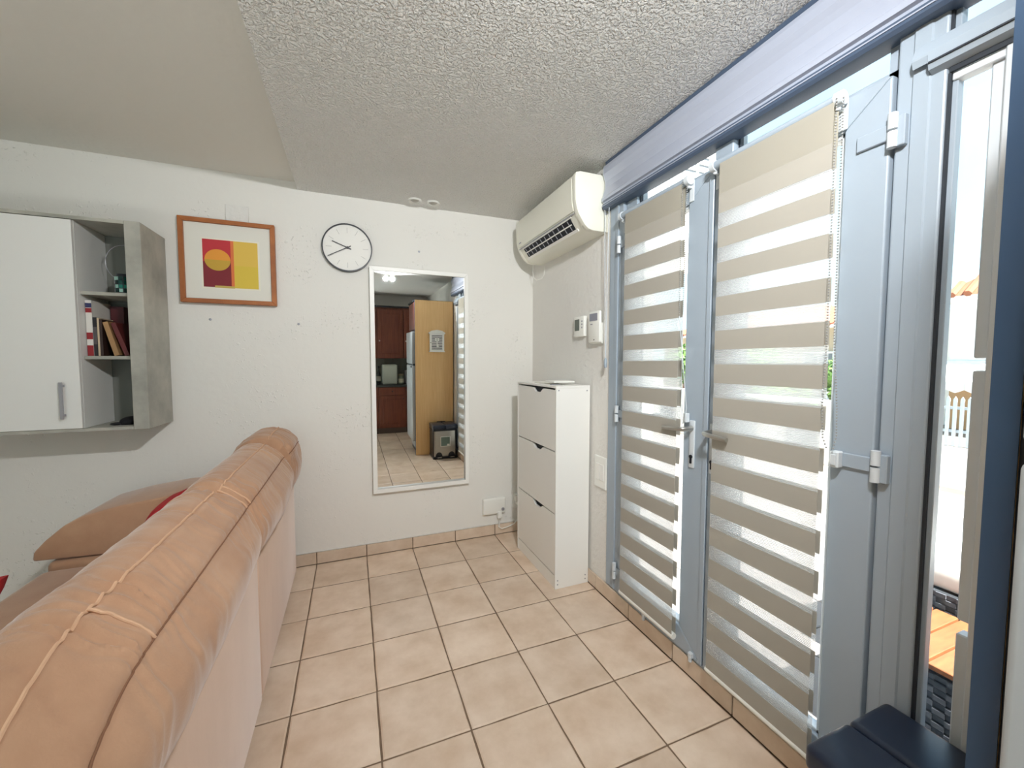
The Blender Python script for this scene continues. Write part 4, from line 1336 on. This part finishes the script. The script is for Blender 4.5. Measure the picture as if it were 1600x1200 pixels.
# ------------------------------------------------------------------ terrace and street outside
M_GROUND = mat('pale_street', (140, 134, 126), 0.9, vary=0.1, vscale=0.6)
M_SLAB = mat('terrace_slab', (150, 140, 135), 0.7, vary=0.15, vscale=4, obj_random=0.06)
M_WHW = mat('white_render', (240, 238, 232), 0.8, vary=0.04, vscale=1.5)
M_CRW = mat('cream_render', (196, 178, 152), 0.8, vary=0.06, vscale=1.5)
M_ROOF = mat('terracotta_tile', (150, 92, 66), 0.8, vary=0.25, vscale=3, obj_random=0.1)
M_ROOFL = mat('pale_roof_slope', (186, 186, 192), 0.8)
M_LOUV = mat('grey_louvre', (150, 156, 164), 0.6)
M_WICK = mat('grey_wicker', (84, 86, 92), 0.7, vary=0.2, vscale=40)
M_TEAK = mat('teak_slat', (138, 84, 48), 0.55, vary=0.2, vscale=8, vary_to=(116, 66, 36), stretch=(1, 8, 8), obj_random=0.08)
M_LEAF = mat('bush_leaf', (104, 140, 66), 0.7, vary=0.35, vscale=6, obj_random=0.1)
gr = obj('street_ground', B().box(1.56, 70, -40, 60, -0.5, -0.40), M_GROUND, None)
gr['kind'] = 'structure'
te = struct('terrace_floor', B().box(1.56, 6.4, -2.0, 6.5, -0.398, -0.034), M_GROUT)
sl_ = tile_mesh(0.494, 0.494, 0.02, 3, 3, 0.001)
sl_.materials.append(M_SLAB)
for i in range(9):
    for j in range(15):
        o = bpy.data.objects.new('paving_slab', sl_)
        COL.objects.link(o)
        o.parent = te
        o.location = (1.84 + i * 0.5, -0.9 + j * 0.5, -0.02)
# low boundary wall: white piers and grey louvre panels
gw = thing('garden_wall', 'low white garden wall with grey louvre panels beyond the terrace', 'garden wall', (6.25, 4.0, -0.03))
for k in range(8, 17):
    y0 = -0.9 + k * 0.46
    if k % 2:
        obj('wall_pier', B().box(6.15, 6.34, y0, y0 + 0.455, -0.03, 0.82), M_WHW, gw)
    else:
        p_ = obj('louvre_panel', B().box(6.21, 6.25, y0 + .002, y0 + 0.453, -0.03, 0.78), M_LOUV, gw)
        for q in range(9):
            obj('louvre', B().box(6.19, 6.2095, y0 + .01, y0 + .445, 0.02 + q * 0.083, 0.07 + q * .083), M_LOUV, p_)
obj('coping', B().box(6.12, 6.37, 2.76, 6.95, 0.8205, 0.87), M_WHW, gw)

# wicker table with teak top, wicker sofa behind it
tb = thing('terrace_table', 'grey wicker terrace table with teak slatted top outside side window', 'table', (1.93, 0.6, -0.02))
TX0, TX1, TY0, TY1, TZ = 1.71, 2.12, 0.10, 0.89, 0.45
for k in range(11):
    y0 = TY0 + k * 0.0718
    obj('slat', B().box(TX0, TX1, y0 + 0.002, y0 + 0.0665, TZ - 0.018, TZ, 0.002, 1), M_TEAK, tb)
obj('core', B().box(TX0 + .012, TX1 - .012, TY0 + .012, TY1 - .012, -0.019, TZ - 0.0185), mat('dark_core', (40, 42, 46), 0.8), tb)


def weave(b, x0, x1, y0, y1, z0, z1, pitch=0.03, thick=0.006):
    """basket weave of flat strands on a wall running along x or y (the thin side)"""
    nz = max(1, int((z1 - z0) / 0.022))
    if abs(x1 - x0) < 1e-6:
        n = max(2, int((y1 - y0) / pitch))
        for r in range(nz):
            for k in range(n):
                o_ = thick if (k + r) % 2 else 0.0
                b.box(x0 - o_, x0 + 0.002, y0 + k * pitch, y0 + (k + 1) * pitch, z0 + r * 0.022, z0 + r * 0.022 + 0.017)
    else:
        n = max(2, int((x1 - x0) / pitch))
        for r in range(nz):
            for k in range(n):
                o_ = thick if (k + r) % 2 else 0.0
                b.box(x0 + k * pitch, x0 + (k + 1) * pitch, y0 - 0.002, y0 + o_, z0 + r * 0.022, z0 + r * 0.022 + 0.017)
    return b


def stuff(o):
    o['kind'] = 'stuff'
    return o


wv = B()
weave(wv, TX0 + .008, TX0 + .008, TY0 + .012, TY1 - .01, -0.015, TZ - 0.02)
weave(wv, TX0 + .012, TX1 - .012, TY1 - .010, TY1 - .010, -0.015, TZ - 0.02)
stuff(obj('wicker_weave', wv, M_WICK, tb))
ws = thing('wicker_bench', 'grey wicker bench with white seat pad behind the terrace table', 'bench', (2.55, 0.6, -0.02))
obj('core', B().box(2.19, 2.90, 0.05, 1.10, -0.019, 0.49, 0.01, 1), mat('dark_core', (40, 42, 46), 0.8), ws)
wv = B()
weave(wv, 2.186, 2.186, 0.06, 1.09, -0.01, 0.50)
weave(wv, 2.20, 2.89, 1.103, 1.103, -0.01, 0.50)
stuff(obj('wicker_weave', wv, M_WICK, ws))
obj('seat_pad', B().box(2.21, 2.88, 0.08, 1.08, 0.491, 0.60, 0.03, 3), M_WHW, ws, True)

# white picket fence along the street
pk = thing('picket_fence', 'white picket fence across the street before the white house', 'fence', (12.0, 5.0, -0.4))
p0 = None
for k in range(70):
    y = 0.5 + k * 0.11
    if p0 is None:
        p0 = obj('picket', B().prism([(y, -0.39), (y + .06, -.39), (y + .06, 0.62), (y + .03, .68), (y, .62)], 'x', 11.98, 12.0), mat('picket_white', (196, 204, 210), 0.6), pk)
    else:
        share(p0, 'picket', pk, (0, k * 0.11, 0))
obj('fence_rail', B().box(12.002, 12.03, 0.4, 8.3, -0.1, -0.04).box(12.002, 12.03, 0.4, 8.3, 0.4, 0.46), mat('picket_white', (196, 204, 210), 0.6), pk)


def house(name, lb, x0, x1, y0, y1, z1, m_, ov=0.35, rise=1.3, ridge='y'):
    t = thing(name, lb, 'house', ((x0 + x1) / 2, (y0 + y1) / 2, -0.4))
    obj('wall', B().box(x0, x1, y0, y1, -0.4, z1), m_, t)
    obj('eave', B().box(x0 - ov, x1 + ov, y0 - ov, y1 + ov, z1 + .001, z1 + 0.10), M_WHW, t)
    cx, cy = (x0 + x1) / 2, (y0 + y1) / 2
    zr = z1 + 0.1
    hx, hy = (x1 - x0) / 2 + ov, (y1 - y0) / 2 + ov
    k = min(hx, hy) * 0.98
    v = [(cx - hx, cy - hy, zr), (cx + hx, cy - hy, zr), (cx + hx, cy + hy, zr), (cx - hx, cy + hy, zr)]
    if hx < hy:
        v += [(cx, cy - hy + k, zr + rise), (cx, cy + hy - k, zr + rise)]
        fs = [(0, 1, 4), (1, 2, 5, 4), (2, 3, 5), (3, 0, 4, 5), (0, 1, 2, 3)]
    else:
        v += [(cx - hx + k, cy, zr + rise), (cx + hx - k, cy, zr + rise)]
        fs = [(0, 1, 5, 4), (1, 2, 5), (2, 3, 4, 5), (3, 0, 4), (0, 1, 2, 3)]
    rf = obj('roof', B().quads(v, fs), M_ROOF, t)
    # roll tiles up the slope that faces the room
    rt_ = B()
    a0, a1 = Vector(v[0]), Vector(v[3])
    n = int((a1 - a0).length / 0.30)
    for i in range(n):
        f = (i + 0.5) / n
        p = a0.lerp(a1, f)
        yy = p.y
        # run up the -x slope until the hip
        d_h = min(yy - v[0][1], v[3][1] - yy)
        run = min(k if hx < hy else k, d_h) if True else k
        run = min(run, (v[4][0] - v[0][0]))
        q = Vector((p.x + run, yy, zr + rise * run / k))
        if run > 0.1:
            rt_.tube([p + Vector((-0.05, 0, 0.03)), q + Vector((0, 0, 0.03))], 0.085, 6)
    obj('roll_tile', rt_, M_ROOF, t, True)['kind'] = 'stuff'
    return t


h1 = house('white_house', 'white house with terracotta roof seen through the side window', 15.2, 22, 0.5, 5.85, 3.05, M_WHW, rise=2.3)
obj('wall_wing', B().box(15.9, 20, 5.851, 7.2, -0.4, 2.9), M_WHW, h1)
aw_ = B().prism([(15.19, 1.45), (13.6, 0.95), (13.6, 0.90), (15.19, 1.40)], 'y', 0.8, 5.9)
obj('awning', aw_, M_WHW, h1)
for k in range(16):
    y = 0.82 + k * 0.318
    obj('awning_scallop', B().prism([(y, 0.93), (y + .31, 0.93), (y + .31, 0.74), (y + .155, 0.66), (y, 0.74)], 'x', 13.58, 13.60), M_WHW, h1)
obj('shutter_door', B().box(15.12, 15.19, 1.0, 5.8, -0.39, 1.0), mat('tan_shutter', (206, 166, 124), 0.7), h1)
ws_ = obj('window', B().box(15.13, 15.195, 4.35, 5.05, 1.95, 2.75), mat('shutter_grey', (170, 182, 190), 0.6), h1)
for q in range(10):
    obj('shutter_slat', B().box(15.10, 15.128, 4.36, 5.04, 1.97 + q * .078, 2.01 + q * .078), M_LOUV, ws_)
h2 = house('cream_house', 'cream house with terracotta roof across the street behind the blinds', 15.0, 22, 7.6, 16.5, 2.55, M_CRW, rise=1.1)
for y in (8.6, 10.6, 12.6, 14.6):
    wn = obj('window', B().box(14.95, 14.999, y, y + 0.9, 0.7, 1.7), mat('dark_pane', (116, 122, 124), 0.2), h2)
    obj('window_frame', B().box(14.92, 14.949, y - .06, y, 0.64, 1.76).box(14.92, 14.949, y + .9, y + .96, 0.64, 1.76).box(14.92, 14.949, y, y + .9, 1.70, 1.76).box(14.92, 14.949, y, y + .9, .64, .70).box(14.92, 14.949, y + .43, y + .47, .70, 1.70), M_WHW, wn)
# neighbouring white wing on the left with a grilled balcony
nb = thing('neighbour_building', 'pale neighbouring building close by on the left outside the doors', 'building', (4.0, 6.5, -0.4))
obj('wall', B().box(2.6, 4.85, 5.6, 8.5, -0.4, 6.0), M_WHW, nb)
obj('side_wall', B().box(1.7, 2.595, 5.2, 8.5, -0.4, 6.0), M_CRW, nb)
obj('upper_storey', B().box(3.35, 5.1, 4.30, 5.599, 3.0, 6.0), M_WHW, nb)
obj('cornice', B().box(3.25, 5.2, 4.22, 5.599, 2.88, 2.999), M_WHW, nb)
wn = obj('grilled_window', B().box(4.14, 4.62, 4.285, 4.299, 3.5, 4.7), M_LOUV, nb)
for k in range(3):
    obj('grille_bar', B().box(4.13 + k * 0.235, 4.16 + k * .235, 4.262, 4.284, 3.48, 4.72), M_WHW, wn)
for k in range(13):
    obj('grille_bar', B().box(4.13, 4.63, 4.268, 4.280, 3.50 + k * .098, 3.53 + k * .098), M_WHW, wn)
obj('shutter', B().box(3.70, 3.98, 4.275, 4.299, 3.45, 4.75), mat('pale_blue_shutter', (186, 196, 204), 0.7), nb)
obj('window', B().box(3.0, 3.6, 5.56, 5.599, 1.2, 2.3), M_LOUV, nb)


def bush(lb, x, y, z, r, h):
    t = thing('bush', lb, 'bush', (x, y, -0.4), 'garden bushes')
    obj('stem', B().tube([(x, y, -0.398), (x + .05, y, z - .1)], [0.05, 0.03], 8), M_KWOOD, t)
    bm = bmesh.new()
    rnd = random.Random(int(x * 31 + y * 7))
    for i in range(900):
        v = Vector((rnd.gauss(0, 1), rnd.gauss(0, 1), rnd.gauss(0, 1)))
        v.normalize()
        rr = rnd.uniform(0.55, 1.0) * (1 + 0.25 * noise.noise(v * 2.3 + Vector((x, y, 0))))
        c = Vector((x + v.x * r * rr, y + v.y * r * rr, z + v.z * h * rr))
        a = Vector((rnd.gauss(0, 1), rnd.gauss(0, 1), rnd.gauss(0, 1))).normalized() * 0.09
        b_ = v.cross(a).normalized() * 0.045
        q = [bm.verts.new(c + a), bm.verts.new(c + b_), bm.verts.new(c - a), bm.verts.new(c - b_)]
        bm.faces.new(q)
    obj('foliage', bm, M_LEAF, t)['kind'] = 'stuff'


bush('round green bush behind the left part of the right blind', 9.5, 7.25, 1.28, 0.62, 0.62)
bush('green bush seen through the right edge of the left blind', 9.5, 9.6, 1.30, 0.75, 0.62)
bush('green bush seen at the right edge of the right blind', 9.5, 5.15, 1.0, 0.55, 0.62)
bush('low green bush in the middle behind the right blind', 8.5, 5.9, 0.55, 0.7, 0.45)
